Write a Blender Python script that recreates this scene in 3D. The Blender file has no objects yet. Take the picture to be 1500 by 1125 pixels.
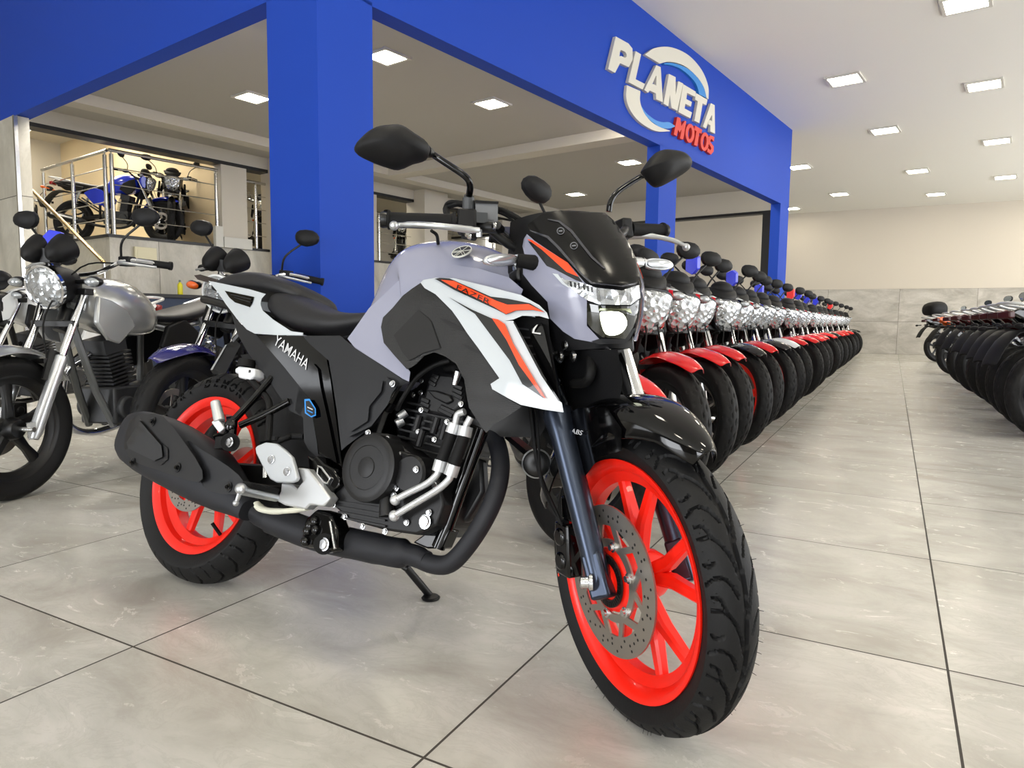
import bpy, math, random
from mathutils import Vector, Matrix
from math import sin, cos, pi, radians, sqrt, atan2
random.seed(7)
SC = bpy.context.scene
COL = SC.collection

# ------------------------------------------------------------------ camera, world, exposure
CAM_H = 0.773
FPX = 1014.54                      # focal length in pixels of a 1500 px wide frame
YAW, PITCH, ROLL = radians(28.691), radians(5.294), radians(0.620)
_f0 = Vector((-sin(YAW), cos(YAW), 0)); _r0 = Vector((cos(YAW), sin(YAW), 0)); _u0 = Vector((0, 0, 1))
_fw = _f0*cos(PITCH) - _u0*sin(PITCH); _up = _u0*cos(PITCH) + _f0*sin(PITCH)
CR = _r0*cos(ROLL) + _up*sin(ROLL); CU = _up*cos(ROLL) - _r0*sin(ROLL); CF = _fw
CO = Vector((0, 0, CAM_H))
cam_data = bpy.data.cameras.new('camera'); cam = bpy.data.objects.new('camera', cam_data); COL.objects.link(cam)
cam.matrix_world = Matrix(((CR.x, CU.x, -CF.x, CO.x), (CR.y, CU.y, -CF.y, CO.y), (CR.z, CU.z, -CF.z, CO.z), (0, 0, 0, 1)))
cam_data.sensor_width = 36; cam_data.lens = FPX/1500*36; cam_data.clip_start = 0.02; cam_data.clip_end = 200
SC.camera = cam
SC.view_settings.view_transform = 'Standard'; SC.view_settings.look = 'None'
SC.view_settings.gamma = 1; SC.view_settings.use_curve_mapping = False
SC.view_settings.exposure = 0.0
W = bpy.data.worlds.new('sky'); SC.world = W; W.use_nodes = True
W.node_tree.nodes['Background'].inputs[0].default_value = (0.93, 0.96, 1.0, 1)
W.node_tree.nodes['Background'].inputs[1].default_value = 4.5
def area_light(name, loc, target, sx, sy, power, color=(1, 1, 1)):
    l = bpy.data.lights.new(name, 'AREA'); l.shape = 'RECTANGLE'; l.size = sx; l.size_y = sy; l.energy = power; l.color = color
    o = bpy.data.objects.new(name, l); COL.objects.link(o); o.location = loc
    o.rotation_euler = (Vector(target) - Vector(loc)).to_track_quat('-Z', 'Y').to_euler(); return o
# daylight through the open shop front behind the camera and an added fill light along the unseen right side
area_light('shop_front_daylight', (0.4, -5.3, 1.35), (-0.6, 3.0, 0.8), 2.6, 2.5, 150, (0.95, 0.97, 1.0))
area_light('left_door_daylight', (-5.2, -5.3, 1.35), (-2.0, 3.0, 0.9), 2.6, 2.5, 150, (0.95, 0.97, 1.0))
area_light('side_fill_light', (5.7, 9.5, 1.8), (-2.0, 9.5, 2.1), 18.0, 3.0, 170, (1.0, 0.98, 0.95))  # added fill for the depth of the hall, no known window behind it

# ------------------------------------------------------------------ pixel rays onto real planes
def ray(px, py): return CR*(px-750) - CU*(py-562.5) + CF*FPX
def on_z(px, py, z):
    d = ray(px, py); return CO + d*((z-CO.z)/d.z)
def on_plane(px, py, p, n):
    d = ray(px, py); return CO + d*((p-CO).dot(n)/d.dot(n))

# ------------------------------------------------------------------ materials
MATS = {}
def lin(h):
    h = h.lstrip('#'); c = [int(h[i:i+2], 16)/255 for i in (0, 2, 4)]
    return [x/12.92 if x <= .04045 else ((x+.055)/1.055)**2.4 for x in c] + [1]
def mat(name, color='#808080', rough=.5, metal=0., coat=0., emit=None, es=0., trans=0., ior=1.45, bump=None, spec=.5, vary=0.):
    if name in MATS: return MATS[name]
    m = bpy.data.materials.new(name); m.use_nodes = True; nt = m.node_tree; b = nt.nodes['Principled BSDF']
    c = lin(color) if isinstance(color, str) else list(color)+[1]
    b.inputs['Base Color'].default_value = c; b.inputs['Roughness'].default_value = rough; b.inputs['Metallic'].default_value = metal
    b.inputs['Coat Weight'].default_value = coat; b.inputs['Coat Roughness'].default_value = .04
    b.inputs['Transmission Weight'].default_value = trans; b.inputs['IOR'].default_value = ior
    b.inputs['Specular IOR Level'].default_value = spec
    if emit: b.inputs['Emission Color'].default_value = lin(emit); b.inputs['Emission Strength'].default_value = es
    if bump or vary:
        tc = nt.nodes.new('ShaderNodeTexCoord'); nz = nt.nodes.new('ShaderNodeTexNoise')
        nt.links.new(tc.outputs['Object'], nz.inputs['Vector'])
        nz.inputs['Scale'].default_value = bump[0] if bump else 12; nz.inputs['Detail'].default_value = 3
        if bump:
            bp = nt.nodes.new('ShaderNodeBump'); bp.inputs['Strength'].default_value = bump[1]; bp.inputs['Distance'].default_value = .002
            nt.links.new(nz.outputs['Fac'], bp.inputs['Height']); nt.links.new(bp.outputs['Normal'], b.inputs['Normal'])
        if vary:
            mx = nt.nodes.new('ShaderNodeMapRange'); mx.inputs['To Min'].default_value = rough-vary; mx.inputs['To Max'].default_value = rough+vary
            nt.links.new(nz.outputs['Fac'], mx.inputs['Value']); nt.links.new(mx.outputs['Result'], b.inputs['Roughness'])
    MATS[name] = m; return m

# ------------------------------------------------------------------ mesh builder
def V(*a): return Vector(a[0]) if len(a) == 1 else Vector(a)
def frame_of(d):
    d = Vector(d).normalized(); a = Vector((0, 0, 1)) if abs(d.z) < .9 else Vector((1, 0, 0))
    u = d.cross(a).normalized(); return u, d.cross(u).normalized(), d
def smooth_path(p, k=6, closed=False):
    p = [Vector(q) for q in p]; n = len(p)
    if n < 3: return p
    out = []
    rng = range(n) if closed else range(n-1)
    for i in rng:
        a = p[(i-1) % n] if (closed or i > 0) else p[0]*2-p[1]
        b = p[i]; c = p[(i+1) % n]; d = p[(i+2) % n] if (closed or i+2 < n) else p[-1]*2-p[-2]
        for j in range(k):
            t = j/k
            out.append(.5*((2*b) + (c-a)*t + (2*a-5*b+4*c-d)*t*t + (3*b-a-3*c+d)*t*t*t))
    if not closed: out.append(p[-1])
    return out
class MB:
    def __init__(s): s.v = []; s.f = []; s.m = []; s.cm = 0
    def add(s, vs, fs):
        o = len(s.v); s.v += [tuple(x) for x in vs]; s.f += [tuple(i+o for i in f) for f in fs]; s.m += [s.cm]*len(fs); return s
    def mi(s, i): s.cm = i; return s
    def box(s, c, sz, R=None):
        c = Vector(c); x, y, z = [k/2 for k in sz]; P = [Vector((a*x, b*y, d*z)) for a in (-1, 1) for b in (-1, 1) for d in (-1, 1)]
        if R is not None: P = [R @ p for p in P]
        return s.add([c+p for p in P], [(0, 1, 3, 2), (4, 6, 7, 5), (0, 4, 5, 1), (2, 3, 7, 6), (0, 2, 6, 4), (1, 5, 7, 3)])
    def bar(s, p0, p1, w, h, up=(0, 0, 1)):
        p0, p1 = Vector(p0), Vector(p1); d = (p1-p0).normalized(); u = d.cross(Vector(up)).normalized(); t = u.cross(d)
        q = [p+u*(a*w/2)+t*(b*h/2) for p in (p0, p1) for a, b in ((-1, -1), (1, -1), (1, 1), (-1, 1))]
        return s.add(q, [(3, 2, 1, 0), (4, 5, 6, 7), (0, 1, 5, 4), (1, 2, 6, 5), (2, 3, 7, 6), (3, 0, 4, 7)])
    def tube(s, pts, r, n=10, closed=False, flat=None):
        pts = [Vector(p) for p in pts]; k = len(pts); rs = r if isinstance(r, (list, tuple)) else [r]*k
        if len(rs) != k: rs = [rs[0]+(rs[-1]-rs[0])*i/(k-1) for i in range(k)] if len(rs) == 2 else [rs[min(len(rs)-1, int(i/(k-1)*(len(rs)-1)+.5))] for i in range(k)]
        T = []
        for i in range(k):
            a = pts[(i-1) % k] if (closed or i) else pts[i]; b = pts[(i+1) % k] if (closed or i < k-1) else pts[i]
            T.append((b-a).normalized())
        u = frame_of(T[0])[0]; vs = []; fs = []
        for i in range(k):
            u = (u-T[i]*u.dot(T[i])).normalized(); w = T[i].cross(u)
            for j in range(n):
                a = 2*pi*j/n; vs.append(pts[i]+(u*cos(a)+w*sin(a)*(flat or 1))*rs[i])
        for i in range(k if closed else k-1):
            for j in range(n):
                a = i*n+j; b = i*n+(j+1) % n; c = ((i+1) % k)*n; fs.append((a, b, c+(j+1) % n, c+j))
        if not closed: fs += [tuple(range(n))[::-1], tuple((k-1)*n+j for j in range(n))]
        return s.add(vs, fs)
    def cyl(s, p0, p1, r0, r1=None, n=20): return s.tube([p0, p1], [r0, r0 if r1 is None else r1], n)
    def lathe(s, prof, o=(0, 0, 0), axis=(0, 1, 0), n=32, closed=False, ang=None):
        o = Vector(o); u, w, d = frame_of(axis); vs = []; fs = []; k = len(prof)
        a0, a1 = ang or (0, 2*pi); N = n if not ang else n+1
        for i in range(N):
            a = a0+(a1-a0)*i/n
            for r, h in prof: vs.append(o+(u*cos(a)+w*sin(a))*r+d*h)
        for i in range(n):
            i2 = (i+1) % N if not ang else i+1
            for j in range(k if closed else k-1):
                j2 = (j+1) % k; fs.append((i*k+j, i2*k+j, i2*k+j2, i*k+j2))
        if not closed and not ang:
            if prof[0][0] > 1e-6: fs.append(tuple(i*k for i in range(n)))
            if prof[-1][0] > 1e-6: fs.append(tuple(i*k+k-1 for i in range(n))[::-1])
        return s.add(vs, fs)
    def prism(s, pts, vec):
        pts = [Vector(p) for p in pts]; vec = Vector(vec); n = len(pts)
        return s.add(pts+[p+vec for p in pts], [tuple(range(n))[::-1], tuple(range(n, 2*n))]+[(i, (i+1) % n, n+(i+1) % n, n+i) for i in range(n)])
    def loft(s, rings, caps=True, closed=False):
        n = len(rings[0]); vs = [p for r in rings for p in r]; fs = []; k = len(rings)
        for i in range(k-1 if not closed else k):
            for j in range(n): fs.append((i*n+j, i*n+(j+1) % n, ((i+1) % k)*n+(j+1) % n, ((i+1) % k)*n+j))
        if caps and not closed: fs += [tuple(range(n))[::-1], tuple((k-1)*n+j for j in range(n))]
        return s.add(vs, fs)
    def sheet(s, rows):
        m = len(rows[0]); return s.add([p for r in rows for p in r], [(i*m+j, i*m+j+1, (i+1)*m+j+1, (i+1)*m+j) for i in range(len(rows)-1) for j in range(m-1)])
    def ell(s, c, r, R=None, nu=20, nv=12):
        c = Vector(c); vs = []; fs = []
        for i in range(1, nv):
            a = pi*i/nv
            for j in range(nu):
                b = 2*pi*j/nu; p = Vector((r[0]*sin(a)*cos(b), r[1]*sin(a)*sin(b), r[2]*cos(a))); vs.append(c+(R @ p if R else p))
        t = Vector((0, 0, r[2])); b_ = -t
        vs += [c+(R @ t if R else t), c+(R @ b_ if R else b_)]; T = len(vs)-2
        for i in range(nv-2):
            for j in range(nu): fs.append((i*nu+j, (i+1)*nu+j, (i+1)*nu+(j+1) % nu, i*nu+(j+1) % nu))
        for j in range(nu): fs += [(T, j, (j+1) % nu), (T+1, (nv-2)*nu+(j+1) % nu, (nv-2)*nu+j)]
        return s.add(vs, fs)
    def mirror(s):
        n = len(s.v); k = len(s.f); s.v += [(x, -y, z) for x, y, z in s.v]; s.f += [tuple(i+n for i in f)[::-1] for f in s.f[:k]]; s.m += s.m[:k]; return s
    def tf(s, M): s.v = [tuple(M @ Vector(p)) for p in s.v]; return s
    def mesh(s, name, mats, angle=35):
        me = bpy.data.meshes.new(name); me.from_pydata(s.v, [], s.f)
        for m in (mats if isinstance(mats, (list, tuple)) else [mats]): me.materials.append(m)
        me.polygons.foreach_set('material_index', s.m); me.validate(); me.update()
        if angle: me.polygons.foreach_set('use_smooth', [True]*len(me.polygons)); me.set_sharp_from_angle(angle=radians(angle))
        return me
    def build(s, name, mats, parent=None, angle=35, bev=0, sub=0, solid=0, off=-1, label=None, fixn=False):
        me = s.mesh(name, mats, angle if not sub else 180)
        if fixn or sub or solid:
            import bmesh
            bm = bmesh.new(); bm.from_mesh(me); bmesh.ops.remove_doubles(bm, verts=bm.verts, dist=1e-5)
            if fixn: bmesh.ops.recalc_face_normals(bm, faces=bm.faces)
            bm.to_mesh(me); bm.free()
        o = bpy.data.objects.new(name, me); COL.objects.link(o)
        if parent: o.parent = parent
        if solid: k = o.modifiers.new('thickness', 'SOLIDIFY'); k.thickness = solid; k.offset = off
        if bev: k = o.modifiers.new('bevel', 'BEVEL'); k.width = bev; k.segments = 2; k.limit_method = 'ANGLE'; k.angle_limit = radians(40)
        if sub: k = o.modifiers.new('smooth', 'SUBSURF'); k.levels = sub; k.render_levels = sub
        if label: o['label'] = label
        return o
def thing(name, label, cat, loc=(0, 0, 0), rz=0, group=None, M=None):
    o = bpy.data.objects.new(name, None); COL.objects.link(o); o.empty_display_size = .1
    if M is not None: o.matrix_world = M
    else: o.location = loc; o.rotation_euler = (0, 0, rz)
    o['label'] = label; o['category'] = cat
    if group: o['group'] = group
    return o
def write_on(name, txt, size, surf, at, xd, yd, material, parent, lift=.001, bold=0., shear=0., tall=1.):
    '''writing laid on a traced surface; at, xd, yd in picture pixels, size = letter height in pixels'''
    vs, fs = text_mesh(txt, 1., 0., bold); x = Vector(xd).normalized(); y = Vector(yd).normalized(); T = MS if surf.steer else Matrix.Identity(4)
    P = []
    for v in vs:
        q = Vector(at)+x*((v.x+v.y*shear)*size)+y*(v.y*size*tall); P.append(T @ surf(q.x, q.y, lift))
    return MB().add(P, fs).build(name, material, parent, angle=0, fixn=True)
def tag(o, label, cat, group=None):
    o['label'] = label; o['category'] = cat
    if group: o['group'] = group
    return o
def struct(o): o['kind'] = 'structure'; return o
def text_mesh(txt, size, extrude=.001, bold=0., shear=0., align='CENTER'):
    c = bpy.data.curves.new('writing', 'FONT'); c.body = txt; c.size = size; c.extrude = extrude; c.offset = bold; c.shear = shear
    c.align_x = align; c.align_y = 'CENTER'; c.resolution_u = 4
    o = bpy.data.objects.new('writing', c); COL.objects.link(o); bpy.context.view_layer.update()
    me = bpy.data.meshes.new_from_object(o.evaluated_get(bpy.context.evaluated_depsgraph_get()))
    vs = [Vector(v.co) for v in me.vertices]; fs = [tuple(p.vertices) for p in me.polygons]
    bpy.data.objects.remove(o); bpy.data.curves.remove(c); bpy.data.meshes.remove(me)
    return vs, fs
def writing(name, txt, size, o, xdir, ydir, material, parent=None, bold=0., shear=0., extrude=.001, warp=None):
    vs, fs = text_mesh(txt, size, extrude, bold, shear); o = Vector(o); x = Vector(xdir).normalized(); y = Vector(ydir); y = (y-x*y.dot(x)).normalized(); z = x.cross(y)
    return MB().add([o+x*p.x+y*p.y+z*p.z for p in vs], fs).build(name, material, parent, angle=0)
# ------------------------------------------------------------------ the showroom
A8 = radians(8.150)                                  # the blue box stands 8 degrees off the floor grid
E1 = Vector((sin(A8), cos(A8), 0)); E2 = Vector((-cos(A8), sin(A8), 0)); EZ = Vector((0, 0, 1))
KC = Vector((-2.7593, 2.8484, 0))                    # outer corner of the blue box
def ab(a, b, z=0): return KC + E1*a + E2*b + EZ*z
def on_b(px, py, b): return on_plane(px, py, KC+E2*b, E2)
def on_a(px, py, a): return on_plane(px, py, KC+E1*a, E1)
def toab(p): q = p-KC; return q.dot(E1), q.dot(E2), p.z
RB = Matrix((E1, E2, EZ)).transposed()
def abox(mb, a0, a1, b0, b1, z0, z1):
    return mb.box(ab((a0+a1)/2, (b0+b1)/2, (z0+z1)/2), (a1-a0, b1-b0, z1-z0), RB)
HC = 3.7; HI = 3.3; YB = 20.3; HF = 2.545

def stone_material(name, base, dark, light, stretch, tile=None, rough=.3, bump=.02):
    m = bpy.data.materials.new(name); m.use_nodes = True; nt = m.node_tree; N = nt.nodes.new; L = nt.links.new; b = nt.nodes['Principled BSDF']
    tc = N('ShaderNodeTexCoord'); geo = tc.outputs['Object']
    def math_(op, a, bb=None, c=None):
        k = N('ShaderNodeMath'); k.operation = op
        for i, x in enumerate((a, bb, c)):
            if x is None: continue
            if isinstance(x, (int, float)): k.inputs[i].default_value = x
            else: L(x, k.inputs[i])
        return k.outputs[0]
    vec = geo; grout = None
    if tile:
        ux, uy, x0, y0, p, q, gw = tile
        sp = N('ShaderNodeSeparateXYZ'); L(geo, sp.inputs[0])
        cx = math_('SUBTRACT', sp.outputs[ux], x0); cy = math_('SUBTRACT', sp.outputs[uy], y0)
        gx = math_('LESS_THAN', math_('PINGPONG', cx, p/2), gw); gy = math_('LESS_THAN', math_('PINGPONG', cy, q/2), gw)
        grout = math_('MAXIMUM', gx, gy)
        ix = math_('FLOOR', math_('DIVIDE', cx, p)); iy = math_('FLOOR', math_('DIVIDE', cy, q))
        cmb = N('ShaderNodeCombineXYZ'); L(ix, cmb.inputs[0]); L(iy, cmb.inputs[1])
        wn = N('ShaderNodeTexWhiteNoise'); wn.noise_dimensions = '3D'; L(cmb.outputs[0], wn.inputs['Vector'])
        off = N('ShaderNodeVectorMath'); off.operation = 'MULTIPLY_ADD'; L(wn.outputs['Color'], off.inputs[0]); off.inputs[1].default_value = (9, 9, 9); L(geo, off.inputs[2])
        vec = off.outputs[0]
    mp = N('ShaderNodeMapping'); mp.inputs['Scale'].default_value = stretch; mp.inputs['Rotation'].default_value = (0, 0, .22); L(vec, mp.inputs['Vector'])
    n1 = N('ShaderNodeTexNoise'); n1.inputs['Scale'].default_value = 2.2; n1.inputs['Detail'].default_value = 8; n1.inputs['Roughness'].default_value = .62; n1.inputs['Distortion'].default_value = .7; L(mp.outputs[0], n1.inputs['Vector'])
    n2 = N('ShaderNodeTexNoise'); n2.inputs['Scale'].default_value = 5.5; n2.inputs['Detail'].default_value = 10; n2.inputs['Roughness'].default_value = .7; n2.inputs['Distortion'].default_value = 1.6; L(mp.outputs[0], n2.inputs['Vector'])
    r1 = N('ShaderNodeValToRGB'); e = r1.color_ramp.elements; e[0].position = .32; e[0].color = lin(dark); e[1].position = .66; e[1].color = lin(light)
    k = r1.color_ramp.elements.new(.5); k.color = lin(base); L(n1.outputs['Fac'], r1.inputs['Fac'])
    v = math_('ABSOLUTE', math_('SUBTRACT', n2.outputs['Fac'], .5)); vein = math_('MULTIPLY', math_('SUBTRACT', 1.0, math_('MINIMUM', math_('MULTIPLY', v, 28.0), 1.0)), .28)
    mx = N('ShaderNodeMix'); mx.data_type = 'RGBA'; mx.blend_type = 'MIX'; L(vein, mx.inputs[0]); L(r1.outputs['Color'], mx.inputs[6]); mx.inputs[7].default_value = lin(dark)
    col = mx.outputs[2]
    if grout is not None:
        m2 = N('ShaderNodeMix'); m2.data_type = 'RGBA'; L(grout, m2.inputs[0]); L(col, m2.inputs[6]); m2.inputs[7].default_value = lin('#3c3833'); col = m2.outputs[2]
    L(col, b.inputs['Base Color'])
    rr = math_('MULTIPLY_ADD', n2.outputs['Fac'], .12, rough-.06)
    if grout is not None: rr = math_('MAXIMUM', rr, math_('MULTIPLY', grout, .9))
    L(rr, b.inputs['Roughness'])
    bp = N('ShaderNodeBump'); bp.inputs['Strength'].default_value = bump; bp.inputs['Distance'].default_value = .01
    h = n2.outputs['Fac']
    L(h, bp.inputs['Height']); L(bp.outputs['Normal'], b.inputs['Normal'])
    return m
M_floor = stone_material('polished_porcelain_floor', '#b9b7b0', '#a5a199', '#c6c3bd', (1.0, 1.9, 1), (0, 1, .149, .945, .836, .836, .0026), rough=.26, bump=.012)
M_dado = stone_material('grey_wall_tile', '#b4afa6', '#9a958c', '#c6c2ba', (.7, 1.5, 1.6), (0, 2, .1, 0.0, 1.66, .83, .003), rough=.4)
M_stone = stone_material('light_stone_cladding', '#b9b5a8', '#a09c8f', '#cbc8bd', (1, 1, .5), (1, 2, .3, 0.74, 1.2, 1.1, .003), rough=.35)
M_wall = mat('cream_wall_paint', '#cdc5b8', .75, bump=(60, .05))
M_inner = mat('inner_wall_paint', '#c9c3b6', .75, bump=(60, .05))
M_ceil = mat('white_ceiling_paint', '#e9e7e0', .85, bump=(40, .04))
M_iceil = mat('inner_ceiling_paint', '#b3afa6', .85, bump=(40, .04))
M_blue = mat('blue_wall_paint', '#1b42a8', .6, bump=(80, .06), spec=.2)
M_trim = mat('dark_trim', '#151517', .4)
M_panel = mat('lit_panel_diffuser', '#ffffff', .5, emit='#fff6e0', es=40.0)
M_steel = mat('brushed_steel', '#c9c9c6', .22, 1.)
M_frame = mat('panel_frame_white', '#cfccc2', .5)

def quad(name, pts, m): return struct(MB().add(pts, [tuple(range(len(pts)))]).build(name, m, angle=0))
struct(MB().box((-4.0, 7.5, -.05), (24, 26.4, .1)).build('floor', M_floor, angle=0))
struct(MB().box((-.6, 7.5, HC+.05), (16.8, 26.4, .1)).build('ceiling', M_ceil, angle=0))
struct(MB().box((-4.0, YB+.1, HC/2), (24, .2, HC)).build('wall_back', M_wall, angle=0))
struct(MB().box((-4.0, YB-.008, .83), (24, .016, 1.66)).build('trim_1', M_dado, angle=0))
m = MB().box((6.1, 7.5, .05), (.2, 26.4, .1)).box((6.1, 7.5, HC-.05), (.2, 26.4, .1)).box((6.1, 20.0, HC/2), (.2, 1.4, HC))
for k in range(10): m.box((6.1, -5.5+k*2.6, HC/2), (.2, .16, HC-.7))
struct(m.build('wall_right', M_wall, angle=0))  # unseen side, its bays opened full height to let more light in
struct(MB().box((-15.9, 7.5, HC/2), (.2, 26.4, HC)).build('wall_left', M_wall, angle=0))
m = MB()
for x0, x1 in ((-15.8, -6.5), (-3.9, -.9), (1.7, 3.2), (5.4, 6.2)): m.box(((x0+x1)/2, -5.6, HC/2), (x1-x0, .2, HC))
m.box((-4.8, -5.6, HC-.5), (22, .19, 1.0)).box((6.1, -2.0, HC/2), (.19, 7.4, HC))
struct(m.build('wall_front', mat('front_wall_grey', '#6f6b64', .7), angle=0))
pk = on_plane(1500, 300, Vector((0, YB-.1, 0)), Vector((0, 1, 0)))

# blue box: fascia on two sides, columns
m = MB(); abox(m, 0, 8.82, 0, .13, HF, HC); abox(m, 0, .13, .13, 6.2, HF, HC)
m.build('wall_blue_fascia', M_blue, angle=0)['kind'] = 'structure'
for i, (a0, a1, b0, b1) in enumerate(((0, .387, 0, .447), (4.21, 4.636, 0, .142), (8.39, 8.82, 0, .142))):
    m = MB(); abox(m, a0, a1, b0, b1, 0, HF+.02); struct(m.build('trim_%d' % (i+2), M_blue, angle=0))
# stone pillar at the left end of the fascia, with steel corner strip
pl = toab(on_a(25, 175, 0))[1]
m = MB(); abox(m, -.02, .10, pl+.02, pl+1.6, 0, HF-.005); struct(m.build('wall_stone_pillar', M_stone, angle=0))
m = MB(); abox(m, -.03, .0, pl-.012, pl+.018, 0, HF-.01); struct(m.build('trim_5', M_steel, angle=0))

# inner room: ceiling, beams, back wall with the gallery openings
def hI(px, py): return toab(on_z(px, py, HI))
AE = toab(on_z(1030, 285, HI))[0]
b1 = hI(250, 167)[1]; a1 = hI(750, 213)[0]
zb1 = toab(on_b(240, 179.6, b1))[2]
b1b = toab(on_z(240, 184.5, zb1))[1]
m = MB(); abox(m, .13, AE, b1, b1b+.1, zb1, HI-.002); struct(m.build('trim_6', M_inner, angle=0))
zc = toab(on_a(740, 229, a1))[2]
m = MB(); abox(m, a1, a1+.3, .14, b1, min(zc, HI-.12), HI-.002); struct(m.build('trim_7', M_inner, angle=0))
bw = hI(220, 194.5)[1]                                # plane of the gallery wall
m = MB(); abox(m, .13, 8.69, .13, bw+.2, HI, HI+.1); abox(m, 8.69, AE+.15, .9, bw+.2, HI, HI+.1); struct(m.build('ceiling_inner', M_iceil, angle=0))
def wb(px, py): return toab(on_b(px, py, bw))
zt = wb(150, 200)[2]                                  # head of the opening
ZP = wb(160, 343)[2]; AP = wb(160, 343)[0]            # gallery floor level and its corner
aj0 = wb(325, 300)[0]; aj1 = wb(362, 300)[0]; aj2 = wb(393, 300)[0]
m = MB()
abox(m, .0, 14, bw, bw+.2, zt, 4.4)
abox(m, aj0, aj1, bw, bw+.2, ZP, zt)
aL = wb(552, 330)[0]; aR = wb(606, 330)[0]; aR2 = wb(640, 300)[0]
abox(m, aj2+.4, aL, bw, bw+.2, ZP, zt)
abox(m, aR, aR2, bw-.3, bw+.2, 0, HI-.002)
abox(m, aR2+2.2, 14, bw, bw+.2, ZP, zt)
struct(m.build('wall_gallery', M_inner, angle=0))
m = MB(); abox(m, AP, 14, bw+.001, bw+8.0, 0, ZP); struct(m.build('wall_gallery_base', M_stone, angle=0))
m = MB(); abox(m, AP-.02, 14, bw-.02, bw+.03, ZP-.035, ZP+.004); abox(m, AP-.02, AP+.03, bw, bw+6, ZP-.035, ZP+.004); struct(m.build('trim_8', M_trim, angle=0))
m = MB(); abox(m, -1, 14, bw-.01, bw+.22, zt-.05, zt); struct(m.build('trim_9', M_trim, angle=0))
AU = aj0+.02; _, BU, ZU = toab(on_a(88, 211, AU))
M_warm = mat('warm_gallery_wall', '#d9c6a2', .75)
m = MB(); abox(m, -6, AU+.1, BU, BU+.15, 0, ZU+.3); abox(m, -6.1, -6, pl, BU+.1, 0, ZU+.3); struct(m.build('wall_upper_back', M_inner, angle=0))
m = MB(); abox(m, AU, AU+.12, bw+.2, BU, ZP, ZU+.3); struct(m.build('wall_upper_end', M_warm, angle=0))
m = MB(); abox(m, -6, AU+.1, bw+.2, BU+.15, ZU, ZU+.1); abox(m, AU+.12, 14, bw+.2, bw+3.5, HI, HI+.1); struct(m.build('ceiling_upper', M_inner, angle=0))
m = MB(); abox(m, AU+.12, 14, bw+3.4, bw+3.5, ZP, HI+.4); struct(m.build('wall_upper_far', M_inner, angle=0))
# pillar running up behind blue column at the end of opening
m = MB(); abox(m, aj2, aj2+.42, bw-.28, bw+.19, 0, HI-.003); struct(m.build('trim_10', M_inner, angle=0))
# framed opening at the far end of the inner room

def wa(px, py, A): return toab(on_a(px, py, A))
_, bj, zh = wa(1118, 309, AE)
m = MB(); bq = wa(1137, 330, AE)[1]; abox(m, AE, AE+.15, bq, 9, zh, HI-.002); struct(m.build('wall_far_header', M_inner, angle=0))
m = MB(); abox(m, AE-.02, AE+.17, bq, 9, zh-.05, zh); abox(m, AE-.02, AE+.17, bq, bj, 0, zh-.05); struct(m.build('trim_11', M_trim, angle=0))

# ceiling light panels
def panel(px, py, z, s, lab, rot=RB):
    c = on_z(px, py, z)
    t = thing('ceiling_light', lab, 'ceiling light', c, 0, 'recessed ceiling light panels')
    f = MB()
    for x, y, w, h in ((0, s/2, s+.05, .03), (0, -s/2, s+.05, .03), (s/2, 0, .03, s-.03), (-s/2, 0, .03, s-.03)): f.box(rot @ Vector((x, y, -.006)), (w, h, .024), rot)
    f.build('frame', M_frame, t, angle=0)
    MB().box((0, 0, -.004), (s-.03, s-.03, .008), rot).build('diffuser', M_panel, t, angle=0)
    return t
hall = [(1238, 116, 'nearest panel of the left ceiling row over the aisle'), (1296.4, 190.5, 'second panel of the left ceiling row over the aisle'), (1343.9, 250, 'third panel of the left ceiling row over the aisle'), (1370.9, 284, 'farthest panel of the left ceiling row over the aisle'),
        (1415, 3, 'panel cut by the top edge of the photo'), (1442, 124, 'nearest whole panel of the right ceiling row'), (1460.4, 206.4, 'middle panel of the right ceiling row'), (1472.7, 259, 'far panel of the right ceiling row'),
        (1171.3, 244, 'panel just right of the blue fascia end'), (1229.6, 284, 'panel between the blue fascia and the back wall'), (1160, 305, 'tiny panel low beside the blue fascia edge')]
for x, y, l in hall: panel(x, y, HC-.001, .36, 'square white recessed light, '+l)
for x, y, l in ((370, 142, 'left of the thick blue corner column'), (566, 82, 'just right of the thick blue corner column'), (720, 151, 'over the middle of it'), (922, 237, 'left of the second blue column'), (843, 284, 'small one above the black windscreen')):
    panel(x, y, HI-.001, .31, 'square warm recessed light in the inner room, '+l)
panel(30, 188, ZU-.001, .31, 'square warm light of the upper gallery beside the stone pillar')

for i_, (x, y) in enumerate([(x, y) for x in (3.2, 5.0) for y in (1.5, 4.5, 7.5, 10.5, 13.5, 16.5, 19.0)]+[(x, y) for x in (-1.2, .8) for y in (-3.5, -1.0, 1.5)]+[(ab(a, b_).x, ab(a, b_).y) for a, b_ in ((.6, 1.2), (.6, 2.6), (3.0, .7), (5.2, .7), (7.5, .7), (.6, bw+1), (2.6, bw+1), (1.0, bw+3), (2.8, bw+3), (4.8, bw+.5), (6.5, bw+.5), (8.5, bw+.5))]):
    t = thing('ceiling_light', 'unseen square light panel added to brighten the rooms', 'ceiling light', (x, y, (HC if i_ < 20 else ZU if 25 <= i_ < 29 else HI)-.001), 0, 'unseen light panels added as fill'); MB().box((0, 0, -.004), (.36, .36, .008)).build('diffuser', M_panel, t, angle=0)  # added glowing panels, kept out of sight, to lift hall, inner room and gallery
area_light('gallery_fill_light', ab(2.2, bw+2.6, ZU-.12), ab(2.2, bw+2.4, 0), 1.6, 1.6, 60, (1.0, .92, .80))  # added fill for the gallery, hidden above the opening's header
area_light('inner_fill_light', ab(1.0, 2.4, HI-.03), ab(1.2, 2.8, 0), 1.2, 1.2, 110, (1.0, .93, .82))  # added fill for the inner room, hidden behind the fascia
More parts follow.
